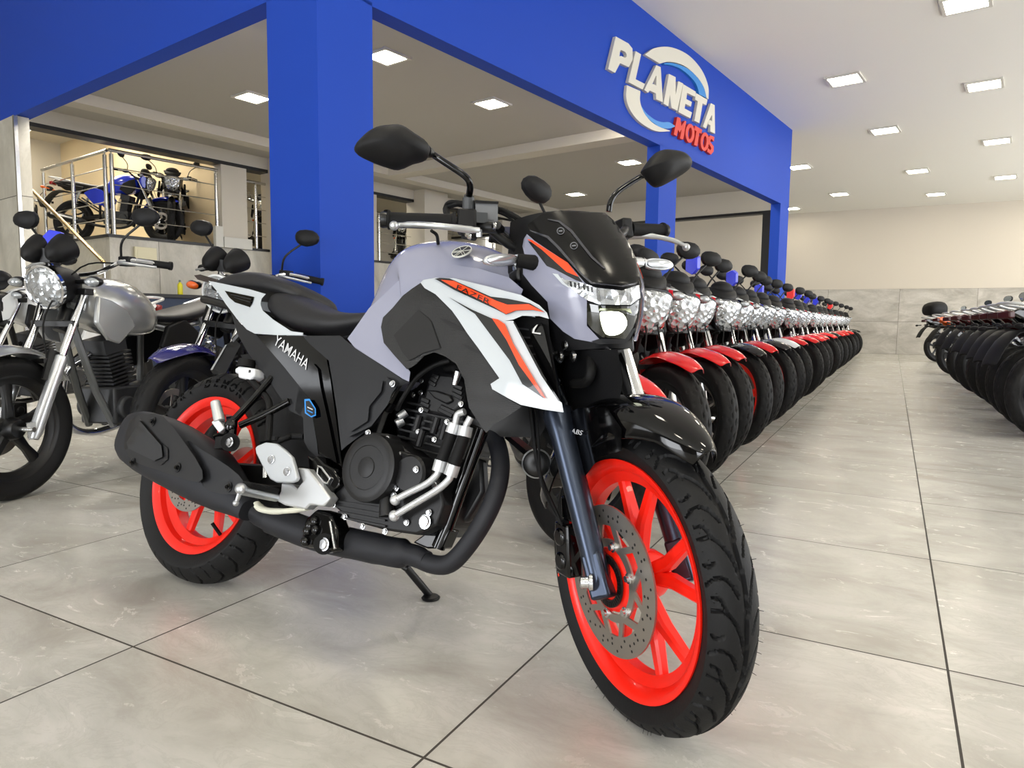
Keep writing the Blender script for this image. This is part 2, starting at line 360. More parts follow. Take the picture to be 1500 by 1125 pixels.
area_light('inner_fill_light', ab(5.5, .8, HI-.03), ab(5.5, 1.6, 0), 1.2, .8, 110, (1.0, .93, .82))  # second added fill, also out of sight behind the fascia
# steel railings of the gallery
def rail_run(name, p0, p1, top, n, lab, post_in=.06, last=True):
    t = thing(name, lab, 'railing', p0)
    d = p1-p0; o = Vector((0, 0, 0))
    MB().tube([o+EZ*top, d+EZ*top], .022, 10).build('handrail', M_steel, t)
    for k in range(n):
        q = d*(post_in+(1-2*post_in)*k/(n-1)) if n > 1 else d*.5
        MB().cyl(q, q+EZ*(top-.05), .026, n=12).cyl(q+EZ*(top-.06), q+EZ*top, .01, n=8).build('post', M_steel, t)
    for k in range(4):
        h = top*(.2+.2*k); MB().tube([o+EZ*h, d+EZ*h], .008, 6).build('rail_bar', M_steel, t)
    return t
zr = wb(160, 218)[2]-ZP
rail_run('gallery_railing', ab(AP+.06, bw+.06, ZP), ab(aj0-.02, bw+.06, ZP), zr, 2, 'steel railing along the front edge of the upper gallery, right of its corner', .02)
bl_ = toab(on_a(55, 255, AP))[1]
rail_run('gallery_railing', ab(AP+.06, bw+.12, ZP), ab(AP+.06, bl_, ZP), zr, 3, 'steel railing running back along the side of the upper gallery', .03)
rail_run('gallery_railing', ab(aj1+.01, bw+.06, ZP), ab(aj2-.01, bw+.06, ZP), zr*.93, 1, 'short steel railing in the narrow gap left of the blue corner column')
rail_run('gallery_railing', ab(aj2+.45, bw+.06, ZP), ab(aR-.02, bw+.06, ZP), zr*.8, 2, 'steel railing in the opening behind the right handlebar grip', .3)
rail_run('gallery_railing', ab(aR2+.05, bw+.06, ZP), ab(aR2+2.15, bw+.06, ZP), zr*.8, 2, 'steel railing in the opening behind the mirror stem', .1)
# stair handrail
AH = AP-.5
s0 = on_a(30, 262, AH); s1 = on_a(152, 384, AH)
t = thing('stair_handrail', 'brass coloured sloping stair handrail coming down from the gallery', 'handrail', s0)
M_brass = mat('warm_steel', '#b8a37a', .25, 1.)
MB().tube([Vector((0, 0, 0)), s1-s0], .024, 10).build('handrail', M_brass, t)
MB().cyl((0, 0, 0), (0, 0, -.9), .02).build('post', M_steel, t); q = s1-s0; MB().cyl(q, (q.x, q.y, max(q.z-.95, -s0.z)), .02).build('post', M_steel, t)
# stairs below the gallery side
m = MB(); ns = 10
for k in range(ns):
    b0 = bw+.6+k*.27; abox(m, AP-1.0, AP-.02, b0, bw+.6+ns*.27, ZP*k/ns, ZP*(k+1)/ns)
struct(m.build('trim_12', M_stone, angle=0))

# ------------------------------------------------------------------ the shop sign on the fascia
M_let = mat('sign_white', '#d0ccbf', .6, spec=.2); M_lets = mat('sign_side', '#8f8674', .5); M_cyan = mat('sign_light_blue', '#2a80c8', .5); M_red = mat('sign_red', '#cc2f20', .55)
SG = (0, 0)
def sg(x, y): return on_b(860+x/4.6875, 20+y/4.6875, -.001)
sign = thing('shop_sign', 'raised white and red PLANETA MOTOS lettering with crescent rings on the blue fascia', 'sign', sg(520, 560))
sO = Vector(sign.location)
def letter(name, outer, hole=None, m=M_let, t=.032):
    mb = MB()
    if hole is None: mb.prism([sg(*p)-sO for p in outer], -E2*t)
    else:                                            # outer and hole given point for point
        n = len(outer); P = [sg(*p)-sO for p in outer]; H = [sg(*p)-sO for p in hole]; d = -E2*t
        vs = P+H+[p+d for p in P]+[p+d for p in H]; fs = []
        for i in range(n):
            j = (i+1) % n; fs += [(i, j, n+j, n+i), (2*n+i, 3*n+i, 3*n+j, 2*n+j), (i, 2*n+i, 2*n+j, j), (n+i, n+j, 3*n+j, 3*n+i)]
        mb.add(vs, fs)
    return mb.build(name, m, sign, angle=0, fixn=True)
letter('letter', [(175, 162), (262, 210), (290, 245), (292, 320), (265, 372), (205, 345), (170, 412), (122, 385)], [(212, 255), (240, 268), (250, 285), (250, 300), (238, 308), (212, 296), (200, 300), (205, 262)])
letter('letter', [(312, 262), (350, 285), (312, 455), (378, 488), (360, 525), (262, 475)])
letter('letter', [(455, 358), (485, 372), (500, 612), (455, 592), (452, 552), (410, 532), (398, 548), (372, 528)], [(452, 430), (456, 432), (455, 500), (452, 500), (452, 495), (432, 487), (430, 490), (428, 488)])
letter('letter', [(542, 418), (588, 440), (588, 560), (608, 468), (640, 484), (600, 670), (560, 650), (548, 560), (538, 640), (505, 622)])
letter('letter', [(640, 488), (728, 540), (722, 575), (668, 548), (662, 590), (700, 610), (694, 642), (655, 622), (650, 655), (702, 682), (690, 722), (608, 680)])
letter('letter', [(728, 548), (808, 595), (800, 632), (775, 620), (752, 756), (718, 738), (742, 605), (722, 595)])
letter('letter', [(832, 618), (858, 632), (860, 828), (828, 812), (828, 770), (806, 758), (800, 792), (776, 778)], [(838, 700), (841, 702), (841, 745), (838, 743), (836, 738), (824, 732), (822, 735), (820, 733)])
# rings
def crescent(outer, inner, m, nm): 
    P = smooth_path([sg(*p)-sO for p in outer], 5); H = smooth_path([sg(*p)-sO for p in inner], 5)
    n = len(P); d = -E2*.028; vs = P+H+[p+d for p in P]+[p+d for p in H]; fs = []
    for i in range(n-1): fs += [(i, i+1, n+i+1, n+i), (2*n+i, 3*n+i, 3*n+i+1, 2*n+i+1), (i, 2*n+i, 2*n+i+1, i+1), (n+i, n+i+1, 3*n+i+1, 3*n+i)]
    fs += [(0, n, 3*n, 2*n), (n-1, 3*n-1, 4*n-1, 2*n-1)]
    MB().add(vs, fs).build(nm, m, sign, angle=0, fixn=True)
crescent([(378, 285), (450, 240), (560, 235), (680, 290), (770, 390), (815, 500), (818, 590)], [(482, 348), (530, 335), (590, 340), (660, 368), (730, 430), (780, 500), (806, 585)], M_let, 'ring')
crescent([(510, 345), (560, 342), (630, 360), (700, 400), (750, 450), (790, 520), (803, 582)], [(512, 352), (560, 358), (620, 380), (680, 425), (725, 475), (745, 520), (752, 556)], M_cyan, 'ring_inset')
crescent([(255, 495), (250, 580), (275, 660), (330, 735), (400, 785), (470, 812), (550, 810)], [(348, 535), (345, 600), (362, 660), (395, 715), (435, 755), (490, 785), (552, 806)], M_let, 'ring')
crescent([(355, 645), (375, 690), (405, 725), (440, 755), (490, 785), (540, 792), (585, 780)], [(356, 640), (385, 682), (420, 712), (455, 735), (500, 748), (545, 748), (585, 772)], M_cyan, 'ring_inset')
letter('letter', [(600, 712), (622, 722), (628, 775), (652, 738), (662, 744), (640, 870), (618, 860), (630, 795), (615, 820), (606, 800), (596, 845), (575, 832)], None, M_red)
def oring(cx, cy, w, h, sk): 
    o = []; i_ = []
    for k in range(16):
        a = 2*pi*k/16; o.append((cx+w*cos(a)+sk*sin(a)*-1, cy+h*sin(a)+w*cos(a)*.55)); i_.append((cx+w*.42*cos(a)+sk*.6*sin(a)*-1, cy+h*.62*sin(a)+w*.42*cos(a)*.55))
    letter('letter', o, i_, M_red)
oring(688, 825, 30, 64, 8)
letter('letter', [(722, 772), (772, 800), (766, 828), (752, 820), (738, 915), (716, 903), (732, 810), (716, 800)], None, M_red)
oring(790, 882, 28, 62, 8)
letter('letter', [(856, 850), (852, 880), (835, 862), (828, 872), (830, 886), (852, 915), (850, 950), (832, 970), (806, 950), (812, 925), (828, 940), (834, 930), (830, 915), (812, 890), (810, 855), (828, 838)], None, M_red)
# ------------------------------------------------------------------ wheels
import numpy as np
M_tyre = mat('tyre_rubber', '#121213', .6, bump=(180, .2), spec=.3)
M_blackm = mat('satin_black_metal', '#0b0b0c', .38, .0, spec=.5)
M_blackg = mat('gloss_black', '#040405', .07)
M_plas = mat('matt_black_plastic', '#0d0d0f', .55, bump=(300, .12), spec=.3)
M_rub = mat('soft_black_rubber', '#0b0b0c', .7, spec=.3)
M_chrome = mat('chrome', '#dcdde0', .08, 1.)
M_alu = mat('cast_aluminium', '#b9bcbf', .35, .85)
M_silver = mat('silver_paint', '#c3c5c6', .3, .5, coat=.4)
M_bolt = mat('zinc_bolt', '#d5d6d8', .22, 1.)
M_disc = mat('ground_steel_disc', '#a9a39c', .32, .9)
M_redrim = mat('red_orange_rim_paint', '#ee1c08', .35, coat=.15)
def seg_d(P, a, b):
    a = np.array(a); b = np.array(b); ab_ = b-a; t = np.clip(((P-a)@ab_)/(ab_@ab_), 0, 1); return np.linalg.norm(P-(a+t[..., None]*ab_), axis=-1)
def tread_depth(th, s, style, R, Wd):
    """groove depth (0..1) at angle th and arc position s (metres from the crown)"""
    out = np.zeros_like(th)
    if style == 'sport':
        n = 15; cell = 2*pi/n*R
        for side in (1, -1):
            for kk in (-1, 0, 1, 2):
                x = ((th*R + (0 if side > 0 else cell*.5)) % cell) - kk*cell; P = np.stack([x, s*side], -1)
                def arc(pts, w):
                    pts = [tuple(p) for p in smooth_path([(a*cell, b*Wd, 0) for a, b in pts], 5)]
                    for i in range(len(pts)-1):
                        d = seg_d(P, pts[i][:2], pts[i+1][:2]); np.maximum(out, np.clip((w-d)/(.35*w), 0, 1), out=out)
                arc([(-.35, .02), (.1, .0), (.45, .05), (.65, .02)], .0030)
                arc([(.05, .06), (.38, .22), (.62, .50), (.66, .85)], .0027)
                arc([(.62, .50), (.80, .62), (.84, .82)], .0025)
                arc([(-.18, .18), (.02, .36), (.10, .62), (.02, .92)], .0025)
                arc([(.30, .60), (.26, .78), (.30, .88)], .0023)
    elif style == 'rear':
        n = 13; cell = 2*pi/n*R
        for side in (1, -1):
            for kk in (-1, 0, 1, 2):
                x = ((th*R + (0 if side > 0 else cell*.5)) % cell) - kk*cell; P = np.stack([x, s*side], -1)
                def arc(pts, w):
                    pts = [tuple(p) for p in smooth_path([(a*cell, b*Wd, 0) for a, b in pts], 5)]
                    for i in range(len(pts)-1):
                        d = seg_d(P, pts[i][:2], pts[i+1][:2]); np.maximum(out, np.clip((w-d)/(.35*w), 0, 1), out=out)
                arc([(-.1, .05), (.25, .18), (.42, .42), (.40, .95)], .0026)
                arc([(.62, .12), (.80, .34), (.86, .62), (.80, .95)], .0030)
                arc([(.12, .45), (.16, .70), (.10, .92)], .002)
    else:
        n = 30; cell = 2*pi/n*R; x = (th*R) % cell
        for c0 in (-.16, .16): out = np.maximum(out, np.clip((.0016-np.abs(s-c0*Wd-.0015*np.sin(th*n)))/.0007, 0, 1))
        for kk in (-1, 0, 1):
            P = np.stack([x-kk*cell, np.abs(s)], -1)
            for a, b in (((.1*cell, .3*Wd), (.55*cell, .62*Wd)), ((.55*cell, .62*Wd), (.6*cell, .95*Wd))):
                d = seg_d(P, a, b); out = np.maximum(out, np.clip((.0016-d)/.0007, 0, 1))
    return out
def tyre_profile(R, rin, W, k):
    """half section from bead to crown, returned as (radius, y, arc position, tread flag)"""
    H = R-rin; pts = []
    for i in range(k+1):                              # crown arc
        a = (i/k)*1.18; pts.append((R-(1-cos(a))*W*.50, sin(a)*W*.5/sin(1.18)*.995, i/k))
    e = pts[-1]
    side = [(rin+H*.42, W*.49, None), (rin+H*.22, W*.44, None), (rin+H*.05, W*.37, None), (rin-.004, W*.33, None)]
    side = [q for q in side if q[0] < e[0]-.004]
    return pts, side
def tyre_mesh(c, R, rin, W, style, na, k, axis_y=1.):
    crown, side = tyre_profile(R, rin, W, k); arcW = W*.5*1.18
    full = [(r, -y, t) for r, y, t in side[::-1]] + [(r, -y, -t) for r, y, t in crown[:0:-1]] + crown + side
    th = np.arange(na)*2*pi/na; J = len(full)
    rr_ = np.array([q[0] for q in full]); yy = np.array([q[1] for q in full]); tt = np.array([2.0 if q[2] is None else q[2] for q in full])
    TH, S = np.meshgrid(th, tt*arcW, indexing='ij'); TF = np.abs(np.meshgrid(th, tt, indexing='ij')[1]) < .985
    D = tread_depth(TH, S, style, R, arcW)*TF
    nd = .0060; RR = rr_[None, :]-D*nd
    YY = np.broadcast_to(yy[None, :], RR.shape)*(1-D*.03)
    vs = np.stack([c[0]+RR*np.cos(TH), c[1]+YY, c[2]+RR*np.sin(TH)], -1).reshape(-1, 3)
    fs = [(i*J+j, i*J+j+1, ((i+1) % na)*J+j+1, ((i+1) % na)*J+j) for i in range(na) for j in range(J-1)]
    return MB().add([tuple(v) for v in vs.tolist()], fs)
def rim_mb(c, rf, w, n=56, spokes=5, style='double', hub=.045, hw=.05):
    c = Vector(c); m = MB(); AX = (0, 1, 0)
    prof = [(rf, -w), (rf, -w+.004), (rf-.012, -w+.008), (rf-.014, -w*.45), (rf-.030, -w*.25), (rf-.030, w*.25), (rf-.014, w*.45), (rf-.012, w-.008), (rf, w-.004), (rf, w), (rf-.009, w-.001), (rf-.022, w-.012), (rf-.026, w*.5), (rf-.046, w*.28), (rf-.046, -w*.28), (rf-.026, -w*.5), (rf-.022, -w+.012), (rf-.009, -w+.001)]
    m.lathe(prof, c, AX, n, closed=True)
    m.lathe([(0.008, -hw), (hub*.8, -hw), (hub, -hw*.7), (hub*1.15, 0), (hub, hw*.7), (hub*.8, hw), (.008, hw)], c, AX, 28)
    ro = rf-.040
    for k in range(spokes):
        a = 2*pi*k/spokes+.3
        def P(r, ang, y): return c+Vector((r*cos(ang), y, r*sin(ang)))
        if style == 'double':
            for sg_ in (-1, 1):
                da0, da1 = sg_*.10, sg_*.27
                r0, r1 = hub*.9, ro
                wd0, wd1, t0, t1 = .013, .011, .013, .010
                ring = []
                for r, da, wd, t in ((r0, da0*1.2, wd0, t0), (r0+(r1-r0)*.45, da0+(da1-da0)*.35, wd0, t0), (r1, da1, wd1, t1)):
                    q = P(r, a+da, 0); tn = Vector((-sin(a+da), 0, cos(a+da)))
                    ring.append([q+tn*(wd*x)+Vector((0, t*y, 0)) for x, y in ((-1, -.6), (-.6, -1), (.6, -1), (1, -.6), (1, .6), (.6, 1), (-.6, 1), (-1, .6))])
                m.loft(ring)
        elif style == 'wire':
            pass
        else:
            ring = []
            for r, wd, t in ((hub*.9, .024, .016), (hub+(ro-hub)*.5, .017, .013), (ro, .026, .010)):
                q = P(r, a, 0); tn = Vector((-sin(a), 0, cos(a)))
                ring.append([q+tn*(wd*x)+Vector((0, t*y, 0)) for x, y in ((-1, -.6), (-.6, -1), (.6, -1), (1, -.6), (1, .6), (.6, 1), (-.6, 1), (-1, .6))])
            m.loft(ring)
    if style == 'wire':
        for k in range(36):
            a = 2*pi*k/36; s_ = 1 if k % 2 else -1; b_ = a+(.5 if k % 4 < 2 else -.5)
            m.tube([c+Vector((hub*1.2*cos(b_), s_*hw*.8, hub*1.2*sin(b_))), c+Vector((ro*cos(a), 0, ro*sin(a)))], .0022, 5)
    return m
def disc_mb(c, r, y, ri, holes=30, n=60):
    """brake disc with drilled band and slotted carrier, lying at y"""
    c = Vector(c)+Vector((0, y, 0)); m = MB()
    m.lathe([(r, -.0022), (r, .0022), (r*.76, .0022), (r*.76, -.0022)], c, (0, 1, 0), n, closed=True)
    return m
# ------------------------------------------------------------------ the commuter motorcycle of the rows
M_lens = mat('clear_lamp_glass', '#eef1f4', .05, 0, coat=1.)
def reflector_material():
    m = bpy.data.materials.new('faceted_reflector'); m.use_nodes = True; nt = m.node_tree; b = nt.nodes['Principled BSDF']
    tc = nt.nodes.new('ShaderNodeTexCoord'); v = nt.nodes.new('ShaderNodeTexVoronoi'); v.inputs['Scale'].default_value = 34; nt.links.new(tc.outputs['Object'], v.inputs['Vector'])
    bp = nt.nodes.new('ShaderNodeBump'); bp.inputs['Strength'].default_value = 1.; bp.inputs['Distance'].default_value = .0095; nt.links.new(v.outputs['Distance'], bp.inputs['Height']); nt.links.new(bp.outputs['Normal'], b.inputs['Normal'])
    b.inputs['Base Color'].default_value = lin('#b4b8bc'); b.inputs['Metallic'].default_value = .75; b.inputs['Roughness'].default_value = .12; b.inputs['Coat Weight'].default_value = 1.
    return m
M_refl = reflector_material()
M_ind = mat('clear_indicator_lens', '#a9aeb2', .15, .55, coat=.6); M_orange = mat('amber_lens', '#f2691c', .2, coat=.8)
M_seat = mat('black_seat_vinyl', '#17171a', .55, bump=(220, .15))
M_body = mat('red_body_paint', '#e01c1e', .2, coat=.7)
M_body2 = mat('red_fender_paint', '#e5251f', .2, coat=.7)
M_mirror = mat('mirror_glass', '#b9c2c8', .03, 1.)
M_tail = mat('tail_lamp_red', '#8d1210', .15, coat=.8)
M_engine = mat('engine_grey', '#3a3b3d', .45, .3)
M_fork = mat('fork_silver', '#c9cccf', .25, .7)

def mirror_head(mb, c, w, h, out, R=None, t=.022):
    """a rounded six sided mirror shell bulging forward; out is +1 or -1 for the side"""
    sh = [(-.5, .10), (-.32, .46), (.22, .50), (.5, .16), (.44, -.26), (.0, -.5), (-.38, -.34)]
    rings = []
    for k, (sc, x) in enumerate(((.98, -t*.5), (1., -t*.1), (.93, t*.45), (.66, t*.9), (.25, t*1.1))):
        rings.append([Vector((x, out*a*w*sc, b*h*sc)) for a, b in sh])
    if R is not None: rings = [[R @ p for p in r] for r in rings]
    rings = [[p+Vector(c) for p in r] for r in rings]
    return mb.loft([smooth_path(r, 2, True) for r in rings])

def make_streetbike(name, lab, kind='naked'):
    t = thing(name, lab, 'motorcycle'); WB = 1.33; R = .300
    def part(nm, mb, m, par=None, **k): return mb.build(nm, m, par or t, **k)
    rk = radians(26); cF = Vector((WB, 0, R)); cR = Vector((0, 0, R+.003))
    for nm, c, W in (('front_tyre', cF, .092), ('rear_tyre', cR, .108)):
        part(nm, tyre_mesh(c, R if nm[0] == 'f' else R+.003, .226, W, 'row', 200, 11), M_tyre, angle=50)
    part('front_rim', rim_mb(cF, .229, .03, 44, 5, 'single' if kind != 'trail' else 'wire'), M_blackm)
    part('rear_rim', rim_mb(cR, .229, .036, 44, 5, 'single' if kind != 'trail' else 'wire'), M_blackm)
    d = MB().lathe([(.12, -.002), (.12, .002), (.088, .002), (.088, -.002)], cF+Vector((0, -.062, 0)), (0, 1, 0), 40, closed=True)
    for k in range(5): a = 2*pi*k/5; d.bar(cF+Vector((.04*cos(a), -.055, .04*sin(a))), cF+Vector((.095*cos(a+.3), -.062, .095*sin(a+.3))), .012, .004, (0, 1, 0))
    part('brake_disc', d, M_disc)
    # fork
    up = Vector((-sin(rk), 0, cos(rk))); fw = Vector((cos(rk), 0, sin(rk)))
    def F(u, y, o=-.035): return cF+up*u+fw*o+Vector((0, y, 0))
    for s in (-1, 1):
        ch = MB(); sl = MB(); ch.tube([F(.30, s*.098), F(.66, s*.098)], .0165, 14)
        sl.tube([F(-.03, s*.098), F(.0, s*.098), F(.34, s*.098), F(.345, s*.098)], [.02, .027, .026, .022], 14).bar(F(-.03, s*.098), F(.03, s*.094, .0), .03, .03)
        part('fork_tube', ch, M_chrome); part('fork_slider', sl, M_fork)
    part('axle', MB().cyl(cF+Vector((0, -.125, 0)), cF+Vector((0, .125, 0)), .011, n=12), M_bolt)
    part('yoke', MB().bar(F(.50, -.112), F(.50, .112), .035, .03).bar(F(.66, -.125), F(.66, .125), .05, .03).cyl(F(.48, 0, -.07), F(.70, 0, -.07), .028), M_blackm, bev=.004)
    part('brake_caliper', MB().box(cF+Vector((-.10, -.07, .045)), (.07, .05, .10)).cyl(cF+Vector((-.1, -.1, .06)), cF+Vector((-.1, -.04, .06)), .02), M_blackm, bev=.006)
    # front fender: curved shell over the tyre
    rows = []
    for i in range(17):
        a = radians(50+ (150-50)*i/16); w = .074*(1-.6*max(0, (4-i)/4)**1.5) * (1-.3*max(0, (i-12)/4)); rows.append([cF+Vector(((R+.050-abs(q)**2.2*.034)*cos(a), q*w, (R+.050-abs(q)**2.2*.034)*sin(a)+(.02*(4-i)/4 if i < 4 else 0))) for q in (-1, -.8, -.4, 0, .4, .8, 1)])
    part('front_fender', MB().sheet(rows), M_body2, solid=.004, sub=1)
    part('fender_bracket', MB().bar(F(.31, -.085), F(.31, .085, -.0), .06, .02).bar(F(.22, -.09, -.01), F(.36, -.075, -.01), .05, .01, (0, 1, 0)).bar(F(.22, .09, -.01), F(.36, .075, -.01), .05, .01, (0, 1, 0)), M_blackm)
    HP = F(.56 if kind != 'round' else .625, 0, .05 if kind != 'round' else .07)                                # headlight centre
    hx = Vector((.97, 0, -.22)).normalized(); hz = Vector((.22, 0, .97)).normalized(); Y = Vector((0, 1, 0))
    if kind == 'naked' or kind == 'trail':
        sh = [(-.098, .055), (-.06, .092), (.06, .092), (.098, .055), (.085, -.035), (.035, -.098), (-.035, -.098), (-.085, -.035)]
        ring = lambda sc, x: smooth_path([HP+hx*x+Y*(a*sc)+hz*(b*sc) for a, b in sh], 3, True)
        part('headlight_shell', MB().loft([ring(.5, -.09), ring(.95, -.05), ring(1.08, .0), ring(1.06, .012), ring(1.0, .014)]), M_blackm)
        part('headlight_lens', MB().loft([ring(.99, .012), ring(.95, .028), ring(.7, .042), ring(.3, .05)]), M_refl)
        cw = []
        for s in (-1, 1):
            cw.append([HP+Y*s*.108+hz*.06+hx*.0, HP+Y*s*.135+hz*.10-hx*.05, HP+Y*s*.13-hz*.0-hx*.06, HP+Y*s*.112-hz*.07-hx*.02, HP+Y*s*.085-hz*.08+hx*.0, HP+Y*s*.1-hz*.0+hx*.012])
        for s, q in zip((-1, 1), cw): part('headlight_ear', MB().prism(q, Y*(-s*.006)-hx*.03), M_body, bev=.003, fixn=True)
        # small visor above the headlight
        rows = [[HP+hz*(.096+.06*v)-hx*(.0+.07*v*v)+Y*(q*(.088+.03*v))-hx*(abs(q)**2*.045) for q in (-1, -.6, -.2, .2, .6, 1)] for v in (0, .33, .66, 1)]
        part('visor', MB().sheet(rows), M_plas, solid=.004, sub=1)
        part('instrument_pod', MB().ell(HP+hz*.15-hx*.10, (.05, .085, .05)), M_plas)
    else:
        n = 28
        part('headlight_shell', MB().lathe([(.0, -.12), (.05, -.11), (.078, -.06), (.09, -.005), (.094, .0)], HP, hx, n), M_blackg)
        part('headlight_ring', MB().lathe([(.088, -.012), (.098, -.01), (.1, .008), (.094, .014), (.088, .01)], HP, hx, n, closed=True), M_chrome)
        part('headlight_lens', MB().lathe([(.0, .03), (.04, .026), (.07, .018), (.09, .006), (.09, -.004)], HP, hx, n), M_refl)
        part('headlamp_bucket', MB().lathe([(.0, -.15), (.06, -.14), (.085, -.08), (.092, -.01)], HP, hx, n), M_plas)
        for s in (-1, 1):
            c = HP+hz*.15-hx*.05+Y*s*.062
            part('gauge', MB().lathe([(0, .062), (.022, .055), (.042, .030), (.056, -.015), (.062, -.05), (.052, -.056), (0, -.05)], c, (hx*.9-hz*.25), 24), M_plas)
        part('gauge_bracket', MB().box(HP+hz*.13-hx*.06, (.05, .05, .06)), M_blackm)
    for s in (-1, 1):
        c = HP+Y*s*(.165 if kind != 'round' else .20)+hz*(.075 if kind != 'round' else .015)-hx*.06
        p = part('indicator', MB().tube([HP+Y*s*.08+hz*(.07 if kind != 'round' else .01)-hx*.09, c-hx*.01], .011, 8).ell(c, (.03, .042, .024)), M_blackm)
        part('indicator_lens', MB().ell(c+hx*.008, (.028, .038, .021)), M_ind, p)
    # handlebar
    hb = F(.70 if kind != 'round' else .77, 0, -.06)
    pts = [hb+Vector((-.13, -.36, .045)), hb+Vector((-.05, -.22, .06)), hb+Vector((0, -.09, .0)), hb+Vector((0, .09, .0)), hb+Vector((-.05, .22, .06)), hb+Vector((-.13, .36, .045))]
    part('handlebar', MB().tube(smooth_path(pts, 6), .011, 10), M_blackm if kind != 'round' else M_chrome)
    for s in (-1, 1):
        e0 = hb+Vector((-.085, s*.25, .058)); e1 = hb+Vector((-.135, s*.375, .043))
        part('grip', MB().tube([e0, e1], .017, 12).tube([e1, e1+(e1-e0)*.1], .02, 12), M_rub)
        part('lever', MB().tube(smooth_path([hb+Vector((-.02, s*.20, .05)), hb+Vector((-.01, s*.25, .045)), hb+Vector((-.07, s*.36, .03))], 4), [.008, .006], 8), M_alu)
        part('switch_block', MB().box(hb+Vector((-.065, s*.21, .058)), (.05, .06, .045)), M_plas, bev=.006)
        b0 = hb+Vector((-.05, s*.19, .07)); b1_ = hb+Vector((-.03, s*.22, .15)); b2 = hb+Vector((-.05, s*.30, .225))
        st = part('mirror', MB().tube(smooth_path([b0, b1_, b2], 5), .0055, 8), M_blackm)
        mb = MB(); mirror_head(mb, b2+Vector((0, s*.025, .03)), .135, .085, s, None); part('mirror_shell', mb, M_plas, st)
        g = MB(); g.cm = 0; sh2 = [(-.44, .16), (-.26, .43), (.22, .40), (.44, .1), (.37, -.26), (.05, -.43), (-.36, -.2)]
        g.prism(smooth_path([b2+Vector((-.0118, s*.025+s*a*.135, .03+b*.085)) for a, b in sh2], 3, True), (-.001, 0, 0)); part('mirror_glass', g, M_mirror, st)
    part('control_cable', MB().tube(smooth_path([hb+Vector((-.05, -.2, .05)), hb+Vector((.07, -.1, .03)), F(.5, -.03, .04), F(.35, -.05, .03)], 5), .004, 6), M_rub)
    part('control_cable', MB().tube(smooth_path([hb+Vector((-.05, .2, .05)), hb+Vector((.08, .09, .02)), F(.5, .03, .05), F(.3, .08, .01)], 5), .004, 6), M_rub)
    # tank, seat, tail : lofted half sections
    def body(nm, secs, m, **k):
        rings = []
        for x, w, zt_, zb_, sh_ in secs:
            h = zt_-zb_
            half = [(0, zt_), (w*.55, zt_-h*.04), (w*.92, zt_-h*.28), (w, zb_+h*.45), (w*.9, zb_+h*.12), (w*.6, zb_)]
            ring = [Vector((x+sh_*(zt_-z), y, z)) for y, z in half]+[Vector((x+sh_*(zt_-z), -y, z)) for y, z in half[:0:-1]]
            rings.append(ring)
        return part(nm, MB().loft(rings), m, sub=1, **k)
    body('fuel_tank', [(.52, .07, .80, .70, 0), (.56, .12, .86, .68, 0), (.66, .155, .945, .66, 0), (.82, .165, .965, .68, 0), (.95, .13, .94, .74, 0), (1.0, .07, .90, .78, 0)], M_body)
    for s in (-1, 1):
        q = [(1.00, .165, .86), (.93, .175, .84), (.84, .175, .80), (.78, .165, .72), (.90, .175, .64), (.97, .185, .66), (1.03, .175, .74)]
        part('tank_shroud', MB().prism([Vector((x, s*y, z)) for x, y, z in q], (0, -s*.025, 0)), M_plas, bev=.008, fixn=True)
        q = [(.36, .12, .76), (.50, .13, .72), (.56, .135, .62), (.50, .14, .50), (.38, .13, .52), (.22, .11, .68)]
        part('side_panel', MB().prism([Vector((x, s*y, z)) for x, y, z in q], (0, -s*.03, 0)), M_body if kind != 'round' else M_plas, bev=.008, fixn=True)
        q = [(.24, .11, .80), (.10, .10, .83), (-.24, .05, .89), (-.30, .03, .86), (-.05, .10, .72), (.20, .12, .70)]
        part('tail_cowl', MB().prism([Vector((x, s*y, z)) for x, y, z in q], (0, -s*.03, 0)), M_body, bev=.008, fixn=True)
    body('seat', [(.60, .08, .80, .74, 0), (.52, .11, .79, .73, 0), (.36, .135, .80, .73, 0), (.20, .13, .84, .76, 0), (0, .11, .87, .80, 0), (-.18, .08, .885, .83, 0), (-.24, .04, .88, .85, 0)], M_seat)
    part('grab_rail', MB().tube(smooth_path([Vector((.05, -.12, .84)), Vector((-.15, -.11, .89)), Vector((-.32, -.06, .92)), Vector((-.32, .06, .92)), Vector((-.15, .11, .89)), Vector((.05, .12, .84))], 5), .011, 8), M_silver)
    tl = part('tail_lamp', MB().box((-.31, 0, .845), (.05, .10, .05)), M_tail, bev=.01)
    part('rear_fender', MB().sheet([[Vector((x, y*.07, z-abs(y)**2*.02)) for y in (-1, -.5, 0, .5, 1)] for x, z in ((.05, .70), (-.12, .74), (-.27, .77), (-.40, .62), (-.46, .50))]), M_plas, solid=.005, sub=1)
    part('number_plate_holder', MB().box((-.46, 0, .56), (.008, .18, .13), Matrix.Rotation(-.35, 3, 'Y')), M_plas)
    for s in (-1, 1):
        part('rear_indicator', MB().tube([Vector((-.34, s*.04, .76)), Vector((-.35, s*.12, .76))], .009, 8).ell((-.355, s*.145, .76), (.022, .035, .02)), M_orange)
        part('shock_absorber', MB().cyl((.05, s*.11, .40), (.16, s*.10, .70), .012).tube([Vector((.08+.08*q, s*.108, .47+.22*q))+Vector((.026*cos(q*44), .026*sin(q*44), 0)) for q in [k/60 for k in range(61)]], .005, 5), M_bolt if kind == 'round' else M_redrim if 0 else M_alu)
        part('passenger_peg', MB().tube([Vector((.28, s*.12, .42)), Vector((.20, s*.20, .36)), Vector((.20, s*.28, .36))], .011, 8), M_rub)
        part('rider_peg', MB().tube([Vector((.56, s*.12, .30)), Vector((.57, s*.26, .30))], .014, 8), M_rub)
